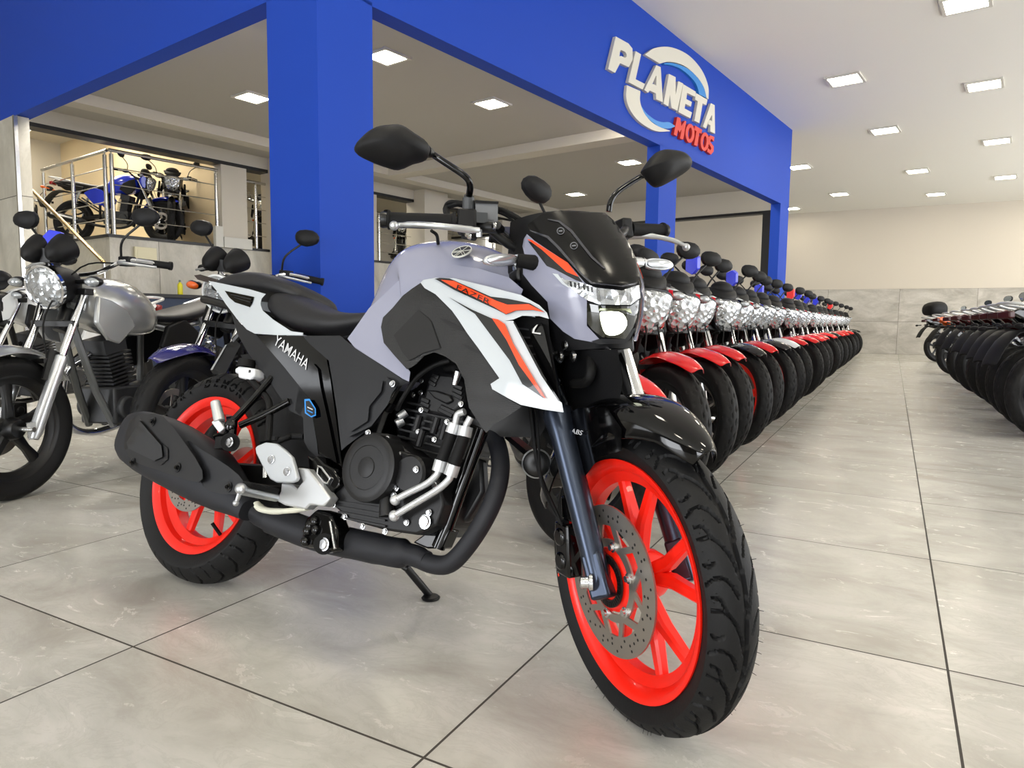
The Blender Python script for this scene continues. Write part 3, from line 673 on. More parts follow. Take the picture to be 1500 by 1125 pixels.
    # frame, engine
    m = MB()
    for s in (-1, 1): m.tube([Vector((1.03, s*.03, .82)), Vector((.86, s*.06, .78)), Vector((.45, s*.09, .70)), Vector((-.18, s*.07, .80))], .016, 8).tube([Vector((1.02, s*.03, .74)), Vector((.92, s*.05, .42)), Vector((.84, s*.07, .24))], .017, 8).tube([Vector((.45, s*.09, .70)), Vector((.46, s*.10, .30))], .018, 8).tube([Vector((.44, s*.09, .42)), Vector((.05, s*.10, .66))], .012, 8)
    part('frame', m, M_blackm)
    part('swingarm', MB().bar((.45, -.09, .35), (-.02, -.09, .30), .03, .045).bar((.45, .09, .35), (-.02, .09, .30), .03, .045).box((.36, 0, .34), (.04, .17, .04)), M_blackm if kind != 'round' else M_silver, bev=.004)
    part('engine_case', MB().box((.68, 0, .34), (.36, .20, .18)).cyl((.60, -.155, .36), (.60, -.1, .36), .085, .095, 28).cyl((.60, .155, .36), (.60, .1, .36), .075, .085, 28).cyl((.80, -.13, .33), (.80, .13, .33), .055, n=20), M_engine, bev=.012)
    m = MB(); cy0 = Vector((.76, 0, .42)); cd = Vector((.20, 0, .98)).normalized()
    for k in range(9): q = cy0+cd*(.02+k*.019); m.box(q, (.15, .16, .008), Matrix.Rotation(.2, 3, 'Y'))
    m.box(cy0+cd*.08, (.10, .11, .18), Matrix.Rotation(.2, 3, 'Y')).box(cy0+cd*.215, (.14, .13, .07), Matrix.Rotation(.2, 3, 'Y'))
    part('cylinder', m, M_engine, angle=20)
    part('exhaust_pipe', MB().tube(smooth_path([cy0+cd*.17+Vector((.07, -.03, 0)), Vector((.98, -.06, .50)), Vector((.95, -.10, .28)), Vector((.78, -.12, .19)), Vector((.45, -.14, .22)), Vector((.25, -.16, .27))], 6), .019, 12), M_chrome if kind == 'round' else M_blackm)
    part('muffler', MB().tube([Vector((.30, -.165, .26)), Vector((.22, -.17, .275)), Vector((-.20, -.185, .36)), Vector((-.24, -.187, .368))], [.022, .048, .055, .035], 18), M_chrome if kind == 'round' else M_blackm)
    part('muffler_guard', MB().tube([Vector((.20, -.186, .29)), Vector((-.17, -.20, .366))], [.038, .045], 14, flat=.5), M_alu)
    part('side_stand', MB().tube([Vector((.50, .10, .26)), Vector((.40, .20, .035))], .011, 8).box((.39, .215, .03), (.06, .04, .008)), M_blackm)
    part('chain_guard', MB().box((.22, .115, .40), (.36, .012, .05)), M_plas)
    return t
def kids(o): return [c for c in bpy.data.objects if c.parent == o]
def tree_list(o):
    return [(c, kids(c)) for c in kids(o)]
def dup(src, tree, M, label, group=None, swap=None, name=None, skip=()):
    r = src.copy(); COL.objects.link(r); r.matrix_world = M; r['label'] = label
    if name: r.name = name
    if group: r['group'] = group
    def cp(c, par):
        o = c.copy(); COL.objects.link(o); o.parent = par
        if swap:
            for i, sl in enumerate(o.material_slots):
                k = o.name.split('.')[0]
                nm = swap.get(k) or (swap.get(sl.material.name) if sl.material else None)
                if nm: o.material_slots[i].link = 'OBJECT'; o.material_slots[i].material = nm
        return o
    for c, g in tree:
        if c.name.split('.')[0] in skip: continue
        o = cp(c, r)
        for d in g: cp(d, o)
    return r
def pose(x, y, heading, lean=0., z=0., scale=1.):
    return Matrix.Translation((x, y, z)) @ Matrix.Rotation(heading, 4, 'Z') @ Matrix.Rotation(-lean, 4, 'X') @ Matrix.Scale(scale, 4)

FRONT = {'headlamp_bucket', 'front_tyre', 'front_rim', 'brake_disc', 'fork_tube', 'fork_slider', 'axle', 'yoke', 'brake_caliper', 'front_fender', 'fender_bracket', 'headlight_shell', 'headlight_lens', 'headlight_ring', 'headlight_ear', 'visor', 'instrument_pod', 'gauge', 'gauge_bracket', 'indicator', 'handlebar', 'grip', 'lever', 'switch_block', 'mirror', 'control_cable'}
def steer_bike(root, ang):
    up = Vector((-sin(radians(26)), 0, cos(radians(26)))); c = Vector((1.33, 0, .30))-Vector((cos(radians(26)), 0, sin(radians(26))))*.09
    Mx = Matrix.Translation(c) @ Matrix.Rotation(ang, 4, up) @ Matrix.Translation(-c)
    for k in kids(root):
        if k.name.split('.')[0] in FRONT: k.matrix_local = Mx
    return root
# ------------------------------------------------------------------ the parked rows
P_red = mat('bike_red', '#e01c1e', .2, coat=.7); P_black = mat('bike_black', '#0c0c0e', .12, coat=.7); P_white = mat('bike_white', '#e8ebec', .2, coat=.7)
P_blue = mat('bike_blue', '#2038c8', .2, coat=.7); P_purple = mat('bike_violet_blue', '#262463', .18, coat=.7); P_orange = mat('bike_orange', '#e8621c', .2, coat=.7)
P_maroon = mat('bike_maroon', '#5a1518', .25, coat=.6)
street = make_streetbike('motorcycle', 'placeholder', 'naked'); TS = tree_list(street)
def swapset(body, fender=None, rim=None):
    return {'red_body_paint': body, 'front_fender': fender or body, **({'front_rim': rim, 'rear_rim': rim} if rim else {})}
HEAD = radians(-38)
def row_pose(x, y, heading, lean, wb=1.33):          # x, y of the front contact
    return pose(x-wb*cos(heading), y-wb*sin(heading), heading, lean)
XL = -.87
def ypix(px, X):                                      # depth at which the vertical plane x = X is met by column px
    d = ray(px, 470); return X*d.y/d.x
heads = [906, 948, 987, 1024, 1052, 1078, 1103, 1123, 1149.5, 1163, 1179, 1189, 1203.5, 1210, 1215, 1225, 1234, 1239]
cols = [('red', P_red, P_red, None), ('red', P_red, P_red, None), ('red', P_red, P_red, None), ('black', P_black, P_black, M_redrim), ('red', P_red, P_red, None), ('blue and black', P_blue, P_black, M_redrim), ('white', P_white, P_white, None), ('red', P_red, P_red, None), ('red', P_red, P_red, None),
        ('red', P_red, P_red, None), ('red', P_red, P_red, None), ('red', P_red, P_red, None), ('black', P_black, P_black, None), ('red', P_red, P_red, None), ('red', P_red, P_red, None), ('red', P_red, P_red, None), ('black', P_black, P_black, None), ('black', P_black, P_black, None)]
ordn = ['first', 'second', 'third', 'fourth', 'fifth', 'sixth', 'seventh', 'eighth', 'ninth', 'tenth', 'eleventh', 'twelfth', 'thirteenth', 'fourteenth', 'fifteenth', 'sixteenth', 'seventeenth', 'last']
YC = [2.9, 3.42, 3.92, 4.45, 5.08, 5.62, 6.2, 6.95, 7.75, 8.6, 9.45, 10.5, 11.6, 12.4, 13.3, 14.8, 16.3, 17.9]
rng = random.Random(3)
for i, (px, (cn, body, fen, rim)) in enumerate(zip(heads, cols)):
    hy = YC[i]
    h = HEAD+rng.uniform(-.05, .05)
    M = row_pose(XL+rng.uniform(-.02, .02), hy, h, radians(5))
    extra = {3: ' with red rims and a black fender', 5: ' with a black fender, beside the white one', 6: ' with a white fender, the only white one'}.get(i, ' with %s fender' % ('a black' if fen is P_black else 'a red'))
    lab = '%s commuter motorcycle%s, %s in the row beside the aisle' % (cn, extra, ordn[i])
    if len(lab.split()) > 16: lab = '%s motorcycle, %s in the row beside the aisle' % (cn, ordn[i])
    dup(street, TS, M, lab, 'motorcycles in the left row', swapset(body, fen, rim))
# two more behind the grey one, only pieces of them show
p = on_z(822, 803, 0); steer_bike(dup(street, TS, row_pose(p.x, p.y+.04, radians(-56), radians(6)), 'red motorcycle mostly hidden behind the grey motorcycle, black wheel seen left of its front wheel', 'motorcycles in the left row', swapset(P_red, P_red)), radians(34))
# plastic tags hanging on mirrors
M_tagb = mat('blue_tag_plastic', '#1f2fd0', .3); M_tagr = mat('red_tag_plastic', '#e8261f', .3)
def tagthing(px, py, y, col, lab, s=1.):
    c = on_plane(px, py, Vector((0, y, 0)), Vector((0, 1, 0)))
    sh = [(-.04, .05), (.01, .07), (.045, .045), (.045, -.03), (.01, -.065), (-.04, -.04)]
    q = [c+Vector((a*s*.9, 0, b*s)) for a, b in sh]
    o = MB().prism([p_-c for p_ in q], (.01, .05*s, .008)).build('hang_tag', col, None, bev=.004, fixn=True); o.location = c
    tag(o, lab, 'tag', 'plastic tags hanging on handlebars')
for px, py, k, col, lab in ((1012, 388, 3, M_tagb, 'blue plastic tag hanging below the two mirrors nearest the grey motorcycle'), (1070, 409, 5, M_tagb, 'blue plastic tag hanging left of the black mirror above the fifth headlight'), (1110, 427, 7, M_tagb, 'small blue tag hanging in front of the dark side of the third blue column'),
        (1157, 431, 9, M_tagr, 'red tag hanging just right of the third blue column'), (1168, 432, 10, M_tagb, 'blue tag hanging right beside the red tag'), (1181, 439, 11, M_tagb, 'blue tag hanging second to the right of the red tag'), (1194, 442, 12, M_tagb, 'smallest blue tag, third to the right of the red tag'), (1215, 448, 14, M_tagr, 'tiny red tag far down the row by the tiled wall')):
    y = YC[k]+.12; tagthing(px, py, y, col, lab)

# right row, seen from behind
XR = on_z(1448, 588, 0).x
tb = [(1369, 530), (1392, 549), (1412, 564), (1428, 576), (1448, 588), (1466, 600), (1484, 615), (1500, 628), (1520, 643)]
rc = [('black', P_black), ('orange and black', P_orange), ('maroon', P_maroon), ('maroon', P_maroon), ('black', P_black), ('maroon', P_maroon), ('black', P_black), ('maroon', P_maroon), ('black', P_black)]
ordr = ['farthest', 'second farthest', 'third farthest', 'fourth farthest', 'fifth farthest', 'sixth farthest', 'seventh farthest', 'second nearest', 'nearest']
boxm = None
for i, ((px, py), (cn, body)) in enumerate(zip(tb, rc)):
    g = on_z(px, py, 0); h = radians(38)
    M = pose(g.x+.05, g.y+.05, h, radians(5))
    dup(street, TS, M, '%s motorcycle seen from behind, %s of the row on the right edge' % (cn, ordr[i]), 'motorcycles in the right row', {**swapset(body, P_black), 'rear_indicator': M_plas, 'tail_lamp': mat('dark_red_lens', '#3a0b0d', .3)}, skip=('number_plate_holder',))
    if i == 0: boxm = M
rings = []
for x, w, h0, h1 in ((-.40+0, .13, .99, 1.14), (-.36, .19, .96, 1.22), (-.22, .21, .95, 1.26), (-.06, .20, .95, 1.24), (.0, .15, .97, 1.16)):
    rings.append([Vector((x+.14, y*w, z)) for y, z in ((-1, (h0+h1)/2), (-.85, h1-.03), (-.5, h1), (.5, h1), (.85, h1-.03), (1, (h0+h1)/2), (.8, h0+.02), (.5, h0), (-.5, h0), (-.8, h0+.02))])
o = MB().loft(rings).build('top_case', M_plas, None, sub=1); o.matrix_world = boxm
tag(o, 'black top case mounted on the tail of the farthest motorcycle on the right', 'luggage box')
tag(MB().bar((-.18, 0, .93), (.12, 0, .93), .14, .03).build('rack', M_blackm, o), '', '') ; o2 = o.children[0]; del o2['label']; del o2['category']

# remove the prototype: it becomes one of the gallery motorcycles
GZ = ZP
def gal(px, py, depth_b, heading, sw, lab, group='motorcycles on the upper gallery', lean=radians(4), src=street, tr=TS, sc=1.):
    g = on_z(px, py, GZ+.002); return dup(src, tr, pose(g.x, g.y, heading, lean, GZ+.002, sc), lab, group, sw)
EOF_MARK = 0
def gfront(px, db, heading, sw, lab, a=None, sc=1.):
    q = on_b(px, 300, bw+db) if a is None else ab(a, bw+db)
    h = radians(heading) if heading is not None else atan2(-q.y, -q.x)
    w = 1.33*sc; return dup(street, TS, pose(q.x-w*cos(h), q.y-w*sin(h), h, radians(3), GZ+.003, sc), lab, 'motorcycles on the upper gallery', sw)
gfront(0, .50, 25, {**swapset(P_blue, P_blue), 'tail_cowl': P_black}, 'blue trail style motorcycle behind the corner post of the upper gallery', a=AP+.98, sc=1.05)
gfront(248, .45, None, swapset(P_black, P_black), 'black motorcycle facing forward in the middle of the upper gallery', sc=1.12)
gfront(0, .9, -58, swapset(P_white, P_red), 'white and red motorcycle at the right end of the upper gallery', a=AU-.42, sc=.98)
gfront(50, 4.6, -30, swapset(P_white, P_white), 'white and black motorcycle high up beside the stone pillar', a=AP+.5, sc=1.1)
gfront(380, .7, None, swapset(P_black), 'black motorcycle in the narrow gallery gap left of the blue corner column')
gfront(585, .7, None, swapset(P_black), 'black motorcycle in the gallery opening behind the right grip')
# ------------------------------------------------------------------ the grey motorcycle in front: frames and tracing helpers
import bmesh
def Mat(o, x, y, z): return Matrix(((x[0], y[0], z[0], o[0]), (x[1], y[1], z[1], o[1]), (x[2], y[2], z[2], o[2]), (0, 0, 0, 1)))
MR = Mat((-1.75613, 1.27765, 0), (.99837382, -.05700633, 0), (.05456453, .95560974, -.28953885), (.01650555, .28906801, .95716626))
MSW = Mat((-1.46322729, 2.0651333, -.1250), (.79740318, -.59731944, .08577679), (.59875776, .8008588, .01069269), (-.07508205, .04283314, .996257))
MRi = MR.inverted(); MSi = MSW.inverted(); MS = MRi @ MSW            # steering frame expressed in the frame of the bike
def _ray(px, py, inv): 
    d = inv.to_3x3() @ ray(px, py); o = inv @ CO; return o, d
def solve(px, py, h, st=False, t0=.6/FPX, t1=3.6/FPX, n=90):
    """first point of the pixel's ray where h(X, s, Z) changes sign, in the frame it is asked for"""
    o, d = _ray(px, py, MSi if st else MRi); pv = None
    for i in range(n+1):
        t = t0+(t1-t0)*i/n; p = o+d*t; v = h(p.x, -p.y, p.z)
        if pv is not None and (v > 0) != (pv > 0):
            a, b_, fa = pt, t, pv
            for _ in range(30):
                m = (a+b_)/2; q = o+d*m; fm = h(q.x, -q.y, q.z)
                if (fm > 0) == (fa > 0): a, fa = m, fm
                else: b_ = m
            return o+d*b_
        pv, pt = v, t
    return None
def pt_s(px, py, s, st=False):
    o, d = _ray(px, py, MSi if st else MRi); return o+d*((-s-o.y)/d.y)
def b(px, py, s): return pt_s(px, py, s)
def st(px, py, s): return MS @ pt_s(px, py, s, True)
def ST(X, s, Z): return MS @ Vector((X, -s, Z))
class Side:                                           # a body side: s as a function of X and Z
    def __init__(s_, f, steer=False): s_.f = f; s_.steer = steer
    def __call__(s_, px, py, lift=0.):
        p = pt_s(px, py, .14, s_.steer)
        for _ in range(12):
            p = pt_s(px, py, s_.f(p.x, p.z)+lift, s_.steer)
        return p
class Imp:
    def __init__(s_, h, steer=True): s_.h = h; s_.steer = steer; s_.guess = None
    def __call__(s_, px, py, lift=0.):
        return solve(px, py, lambda X, s, Z: s_.h(X, s, Z, lift), s_.steer) 
def skin(name, poly, surf, m, par, thick=.004, lift=0., cell=9., smooth=0, mirror=False, label=None, angle=38):
    if smooth: poly = [(q.x, q.y) for q in smooth_path([(x, y, 0) for x, y in poly], smooth, True)]
    from mathutils.geometry import tessellate_polygon
    bm = bmesh.new(); vs = [bm.verts.new((x, y, 0)) for x, y in poly]
    for tri in tessellate_polygon([[Vector((x, y, 0)) for x, y in poly]]):
        if len(set(tri)) == 3: bm.faces.new([vs[i] for i in tri])
    x0, x1 = min(p[0] for p in poly), max(p[0] for p in poly); y0, y1 = min(p[1] for p in poly), max(p[1] for p in poly)
    k = math.floor(x0/cell)+1
    while k*cell < x1: bmesh.ops.bisect_plane(bm, geom=bm.verts[:]+bm.edges[:]+bm.faces[:], plane_co=(k*cell, 0, 0), plane_no=(1, 0, 0)); k += 1
    k = math.floor(y0/cell)+1
    while k*cell < y1: bmesh.ops.bisect_plane(bm, geom=bm.verts[:]+bm.edges[:]+bm.faces[:], plane_co=(0, k*cell, 0), plane_no=(0, 1, 0)); k += 1
    bmesh.ops.remove_doubles(bm, verts=bm.verts[:], dist=.05)
    bm.verts.index_update(); P = [(v.co.x, v.co.y) for v in bm.verts]; F = [[v.index for v in f.verts] for f in bm.faces]; E_ = [[v.index for v in e.verts] for e in bm.edges if len(e.link_faces) == 1]
    bm.free()
    top = [surf(x, y, lift) for x, y in P]; bot = [surf(x, y, lift-thick) for x, y in P]
    last = next((q for q in top if q is not None), Vector((0, 0, 0)))
    for L_ in (top, bot):
        for i in range(len(L_)):
            if L_[i] is None:
                near = [(abs(P[i][0]-P[j][0])+abs(P[i][1]-P[j][1]), j) for j in range(len(L_)) if L_[j] is not None]
                L_[i] = L_[min(near)[1]].copy() if near else last.copy()
    n = len(P); T = MS if surf.steer else Matrix.Identity(4)
    fs = []
    for f in F:
        a = Vector((P[f[1]][0]-P[f[0]][0], P[f[1]][1]-P[f[0]][1])); c = Vector((P[f[2]][0]-P[f[1]][0], P[f[2]][1]-P[f[1]][1]))
        g = f[::-1] if a.cross(c) > 0 else f              # wind towards the viewer side
        fs += [tuple(g), tuple(i+n for i in g[::-1])]
    for a, c in E_: fs.append((a, c, c+n, a+n))
    def mk(flip):
        mb = MB(); pts = [Vector((q.x, -q.y, q.z)) if flip else q for q in top+bot]
        mb.add([T @ q for q in pts], [f[::-1] for f in fs] if flip else fs)
        return mb.build(name, m, par, angle=angle, fixn=True, label=label)
    o = mk(False)
    if mirror: mk(True)
    return o
c1 = lambda *P: [(480+x/3.75, 160+y/3.75) for x, y in P]
c2 = lambda *P: [(700+x/4.1667, 260+y/4.1667) for x, y in P]
c3 = lambda *P: [(160+x/3.75, 380+y/3.75) for x, y in P]
c4 = lambda *P: [(340+x/3.261, 500+y/3.261) for x, y in P]
c5 = lambda *P: [(740+x/3.75, 540+y/3.75) for x, y in P]
c6 = lambda *P: [(780+x/3.516, 780+y/3.516) for x, y in P]
c7 = lambda *P: [(170+x/3.408, 560+y/3.408) for x, y in P]
c8 = lambda *P: [(520+x/4.326, 380+y/4.326) for x, y in P]
c9 = lambda *P: [(360+x/7.5, 600+y/7.5) for x, y in P]
c10 = lambda *P: [(540+x/6.25, 220+y/6.25) for x, y in P]
c12 = lambda *P: [(557+x/4.829, 308+y/4.829) for x, y in P]
c11 = lambda *P: [(560+x/7.5, 500+y/7.5) for x, y in P]
G_grey = mat('lilac_grey_paint', '#8b8da0', .25, coat=.7); G_white = mat('white_panel_paint', '#bcc2c7', .28, coat=.5)
G_orange = mat('orange_decal', '#f8430e', .3, coat=.4); G_char = mat('charcoal_plastic', '#1d1e21', .5, bump=(400, .1), spec=.35)
G_carbon = None
def textured_plastic():
    m = bpy.data.materials.new('textured_dark_plastic'); m.use_nodes = True; nt = m.node_tree; bs = nt.nodes['Principled BSDF']
    bs.inputs['Base Color'].default_value = lin('#19191a'); bs.inputs['Roughness'].default_value = .5
    tc = nt.nodes.new('ShaderNodeTexCoord'); v = nt.nodes.new('ShaderNodeTexVoronoi'); v.inputs['Scale'].default_value = 260; v.inputs['Randomness'].default_value = .15
    nt.links.new(tc.outputs['Object'], v.inputs['Vector']); bp = nt.nodes.new('ShaderNodeBump'); bp.inputs['Strength'].default_value = .7; bp.inputs['Distance'].default_value = .0012
    nt.links.new(v.outputs['Distance'], bp.inputs['Height']); nt.links.new(bp.outputs['Normal'], bs.inputs['Normal']); return m
G_tex = textured_plastic()
G_slider = mat('dark_fork_anodised', '#3f4654', .28, .85); G_pipe = mat('matt_grey_exhaust_coat', '#1f2025', .6, .2)
G_eng = mat('matt_black_engine', '#111113', .45, .1, bump=(260, .12)); G_cream = mat('cream_plastic', '#dcdccb', .4); G_sil = mat('silver_cast_paint', '#c4c6c8', .32, .55)
G_dec = mat('decal_black', '#0b0b0c', .3, coat=.4); G_grt = mat('pale_grey_print', '#b9bbc0', .4); G_smoke = mat('windscreen_black', '#040405', .2, spec=.35)
G_led = mat('lit_headlamp', '#ffffff', .2, emit='#f6fbd8', es=4.0); G_lensb = mat('dark_lamp_glass', '#15170f', .06, coat=1.)
moto = thing('motorcycle', 'pale grey and white street motorcycle with bright red-orange wheels standing alone in front', 'motorcycle', M=MR)
def part(nm, mb, m, par=None, **k): return mb.build(nm, m, par or moto, **k)
def bolt(px, py, s, r=.006, steer=False, m=None, par=None, h=.006, nm='bolt'):
    p = pt_s(px, py, s, steer); q = p+Vector((0, -h, 0)); 
    if steer: p, q = MS @ p, MS @ q
    return part(nm, MB().lathe([(r*1.25, 0), (r*1.25, .25), (r, .3), (r, .8), (r*.8, 1.), (r*.45, 1.), (r*.4, .6), (0, .6)] if 0 else [(r*1.3, 0), (r*1.3, h*.3), (r, h*.35), (r*.92, h), (0, h*1.05)], p, q-p, 14), m or M_bolt, par)

# ---------------- wheels
FA = Vector((1.3535, 0, .2918)); RFt = .2890; RA = Vector((0, 0, .3120)); RRt = .3120
part('front_tyre', tyre_mesh(FA, RFt, .2275, .104, 'sport', 620, 30).tf(MS), M_tyre, angle=42)
rt = part('rear_tyre', tyre_mesh(RA, RRt, .226, .142, 'rear', 560, 30), M_tyre, angle=42)
def spare_spikes(c, R, W, n, T):
    m = MB(); r_ = random.Random(5)
    for k in range(n):
        a = 2*pi*k/n+r_.uniform(-.05, .05); y = r_.choice((-1, 1))*r_.uniform(.30, .46)*W; rr2 = R-(1-cos(asin_(y/W*2)))*W*.42
        p = c+Vector((rr2*cos(a), y, rr2*sin(a))); q = c+Vector(((rr2+.007)*cos(a), y*1.08, (rr2+.007)*sin(a))); m.cyl(p, q, .0006, .0004, 4)
    return m.tf(T)
def asin_(x): return math.asin(max(-1, min(1, x)))
part('rubber_spikes', spare_spikes(FA, RFt, .104, 90, MS), M_tyre, angle=0)['kind'] = 'stuff'
part('front_rim', rim_mb(FA, .2285, .042, 88, 5, 'double', .046, .048).tf(MS), M_redrim)
part('rear_rim', rim_mb(RA, .2300, .056, 88, 5, 'double', .052, .06), M_redrim)
def big_disc(c, s, r, T, par_nm, win=6):
    c = Vector(c)+Vector((0, -s, 0)); m = MB()
    m.lathe([(r, -.002), (r, .002), (r*.73, .002), (r*.73, -.002)], c, (0, 1, 0), 72, closed=True)
    m.lathe([(r*.55, -.002), (r*.55, .002), (r*.44, .002), (r*.44, -.002)], c, (0, 1, 0), 48, closed=True)
    for k in range(win):
        a = 2*pi*k/win
        for d0, d1 in ((0, .42), (.06, -.28)):
            p = c+Vector((r*.50*cos(a), 0, r*.50*sin(a))); q = c+Vector((r*.77*cos(a+d1), 0, r*.77*sin(a+d1))); m.bar(p, q, .0038, .012 if d0 else .015, (cos(a)*0+0, 0, 0) if 0 else Vector((-sin(a), 0, cos(a))))
    o = part(par_nm, m.tf(T), M_disc)
    h = MB(); n = 48
    for k in range(n):
        a = 2*pi*k/n
        for j, rr2 in enumerate((.78, .85, .92)):
            if (k+j) % 3 == 0 or rr2 == .85 and k % 2 == 0:
                p = c+Vector((r*rr2*cos(a), -.0021, r*rr2*sin(a))); h.lathe([(.0028, 0), (.0028, -.0002), (0, -.0002)], p, (0, 1, 0), 8)
    part('disc_hole', h.tf(T), M_trim, o, angle=0)['kind'] = 'stuff'
    return o
big_disc(FA, .066, .143, MS, 'front_brake_disc')
big_disc(RA, .085, .112, Matrix.Identity(4), 'rear_brake_disc', 5)
abs_ = MB().lathe([(.050, -.002), (.050, .002), (.036, .002), (.036, -.002)], FA+Vector((0, -.074, 0)), (0, 1, 0), 48, closed=True)
for k in range(40): a = 2*pi*k/40; abs_.bar(FA+Vector((.038*cos(a), -.0765, .038*sin(a))), FA+Vector((.048*cos(a), -.0765, .048*sin(a))), .0022, .0012, (0, 1, 0))
part('wheel_speed_ring', abs_.tf(MS), M_blackm)
part('wheel_hub', MB().lathe([(.012, -.088), (.022, -.088), (.024, -.076), (.036, -.072), (.06, -.062), (.06, -.03), (.03, -.02)], FA, (0, 1, 0), 36).tf(MS), M_redrim)
part('axle_sleeve', MB().lathe([(.009, -.085), (.009, -.100), (.0155, -.100), (.0155, -.085)], FA, (0, 1, 0), 24).tf(MS), M_alu)
for k in range(6): a = 2*pi*k/6+.3; part('disc_bolt', MB().lathe([(.010, 0), (.010, -.003), (.0062, -.004), (.006, -.009), (0, -.009)], FA+Vector((.068*cos(a), -.068, .068*sin(a))), (0, 1, 0), 14).tf(MS), M_bolt)
part('front_axle', MB().cyl(FA+Vector((0, .13, 0)), FA+Vector((0, -.082, 0)), .010).tf(MS), M_bolt)
part('rear_axle', MB().cyl(RA+Vector((0, .15, 0)), RA+Vector((0, -.13, 0)), .012).cyl(RA+Vector((0, -.12, 0)), RA+Vector((0, -.14, 0)), .018, n=6), M_bolt)
for k, ch in enumerate('SPORT DEMON'):               # moulded lettering of the rear sidewall
    if ch == ' ': continue
    a = radians(152-k*8.6); R0 = .268
    vs, fs = text_mesh(ch, .036, .0006, .0008)
    o = RA+Vector((R0*cos(a), -.0695, R0*sin(a))); x = Vector((sin(a), 0, -cos(a))); y = Vector((cos(a), .22, sin(a))).normalized(); z = x.cross(y)
    MB().add([o+x*p.x+y*p.y+z*p.z for p in vs], fs).build('sidewall_letter', mat('moulded_letter_rubber', '#050506', .95, spec=.1), rt, angle=0)
M_dot = mat('red_paint_dot', '#d8442c', .5)
bp_ = FA+Vector((-.245, -.0505, -.055)); part('paint_dot', MB().lathe([(.004, 0), (0, -.001)], bp_, (0, 1, 0), 10).tf(MS), M_dot)
part('valve', MB().cyl(RA+Vector((.10, -.02, -.16)), RA+Vector((.085, -.045, -.13)), .005), M_rub)

# ---------------- fork, front fender, caliper
def fk(Z, s): return ST(1.362-(Z-.30)*.466, s, Z)
for s in (.098, -.098):
    sl = part('fork_slider', MB().tube([fk(.285, s), fk(.31, s), fk(.34, s), fk(.56, s), fk(.60, s), fk(.612, s)], [.021, .023, .0235, .0265, .032, .030], 24), G_slider)
    part('fork_tube', MB().tube([fk(.60, s), fk(.93, s)], .0205 if s > 0 else .0235, 24), M_chrome if s < 0 else mat('fork_tube_steel', '#aab4c6', .12, 1.))
    MBf = MB().bar(fk(.345, s*.98), fk(.268, s*.98), .046, .040, (1, 0, 0)); MBf.build('axle_clamp', G_slider, sl, bev=.006)
part('axle_pinch_bolt', MB().lathe([(.016, 0), (.016, .006), (.011, .008), (.011, .022), (.007, .024), (.007, .018), (0, .018)], st(868, 853, .118), MS.to_3x3() @ Vector((-.5, -.9, 0)), 18), M_bolt)
for s, sgn in ((.07, 1), (-.07, -1)): pass
rows = []
for i in range(25):
    a = radians(50+(158-50)*i/24); t = i/24
    wd = .018+.062*min(1, (t/.30))**.7 if t < .3 else .080
    re = .318 if t < .12 else (.318-.055*min(1, (t-.12)/.3)); rc_ = .337+.012*sin(pi*min(1, t*1.3))
    row = []
    for q in (-1, -.97, -.86, -.6, -.25, 0, .25, .6, .86, .97, 1):
        e = abs(q); r = rc_ - (rc_-re)*max(0, (e-.80)/.2)**1.3 - .012*e*e
        row.append(ST(FA.x+r*cos(a), q*wd*(1 if e < .95 else 1.0), FA.z+r*sin(a)))
    rows.append(row)
ff = part('front_fender', MB().sheet(rows), M_blackg, solid=.004, sub=1)
for s in (1, -1): part('fender_stay', MB().bar(ST(1.235, s*.082, .50), ST(1.215, s*.090, .60), .05, .006, (0, 1, 0)).bar(ST(1.215, s*.084, .60), ST(1.20, s*.092, .66), .04, .006, (0, 1, 0)), M_blackg)
bolt(841, 690, .092, .007, True, par=None)
skin('fender_flank', c5((330, 255), (400, 215), (560, 215), (640, 330), (640, 450), (520, 485), (440, 590), (385, 650), (330, 400)), Side(lambda X, Z: .083-.05*max(0, X-1.33), True), M_blackg, moto, .004, mirror=True)
write_on('fender_writing', 'ABS', 10, Side(lambda X, Z: .083-.05*max(0, X-1.33), True), (845, 633), (1, .22), (0, -1), G_grt, moto, .006, .01, .35)
cal = part('front_caliper', MB().box((1.3535-.135, -.075, .325), (.055, .05, .11)).box((1.3535-.120, -.075, .41), (.05, .035, .05)).cyl((1.3535-.14, -.105, .35), (1.3535-.14, -.04, .35), .019).cyl((1.3535-.14, -.105, .30), (1.3535-.14, -.04, .30), .019).tf(MS), M_blackg, bev=.005)
part('brake_hose', MB().tube(smooth_path([ST(1.22, .10, .38), ST(1.16, .115, .48), ST(1.13, .115, .60), ST(1.08, .10, .74), ST(1.06, .09, .84)], 6), .005, 8).tube(smooth_path([ST(1.245, .085, .34), ST(1.185, .12, .45), ST(1.165, .118, .58), ST(1.10, .105, .70)], 6), .003, 6), M_rub)
for s in (1, -1):
    part('fork_clamp', MB().bar(fk(.748, s*.065), fk(.748, s*.125), .05, .04), M_blackm, bev=.006); part('fork_clamp', MB().bar(fk(.905, s*.04), fk(.905, s*.125), .05, .03), M_blackm, bev=.006)
part('lower_yoke', MB().bar(fk(.745, -.11), fk(.745, .11), .055, .045).cyl(ST(1.10, 0, .66), ST(.99, 0, .93), .03), M_blackm, bev=.006)
for px, py, r in (((740+830/9.375), 480+240/9.375, .009), (740+760/9.375, 480+390/9.375, .012), (740+940/9.375, 480+400/9.375, .009), (740+1410/9.375, 480+360/9.375, .011), (740+1240/9.375, 480+335/9.375, .004), (740+740/9.375, 480+730/9.375, .005)): bolt(px, py, .075 if px < 860 else .02, r, True)
skin('fork_shroud', [(832, 512), (905, 512), (912, 560), (905, 600), (832, 606), (822, 560)], Side(lambda X, Z: .045, True), M_plas, moto, .08, cell=30)
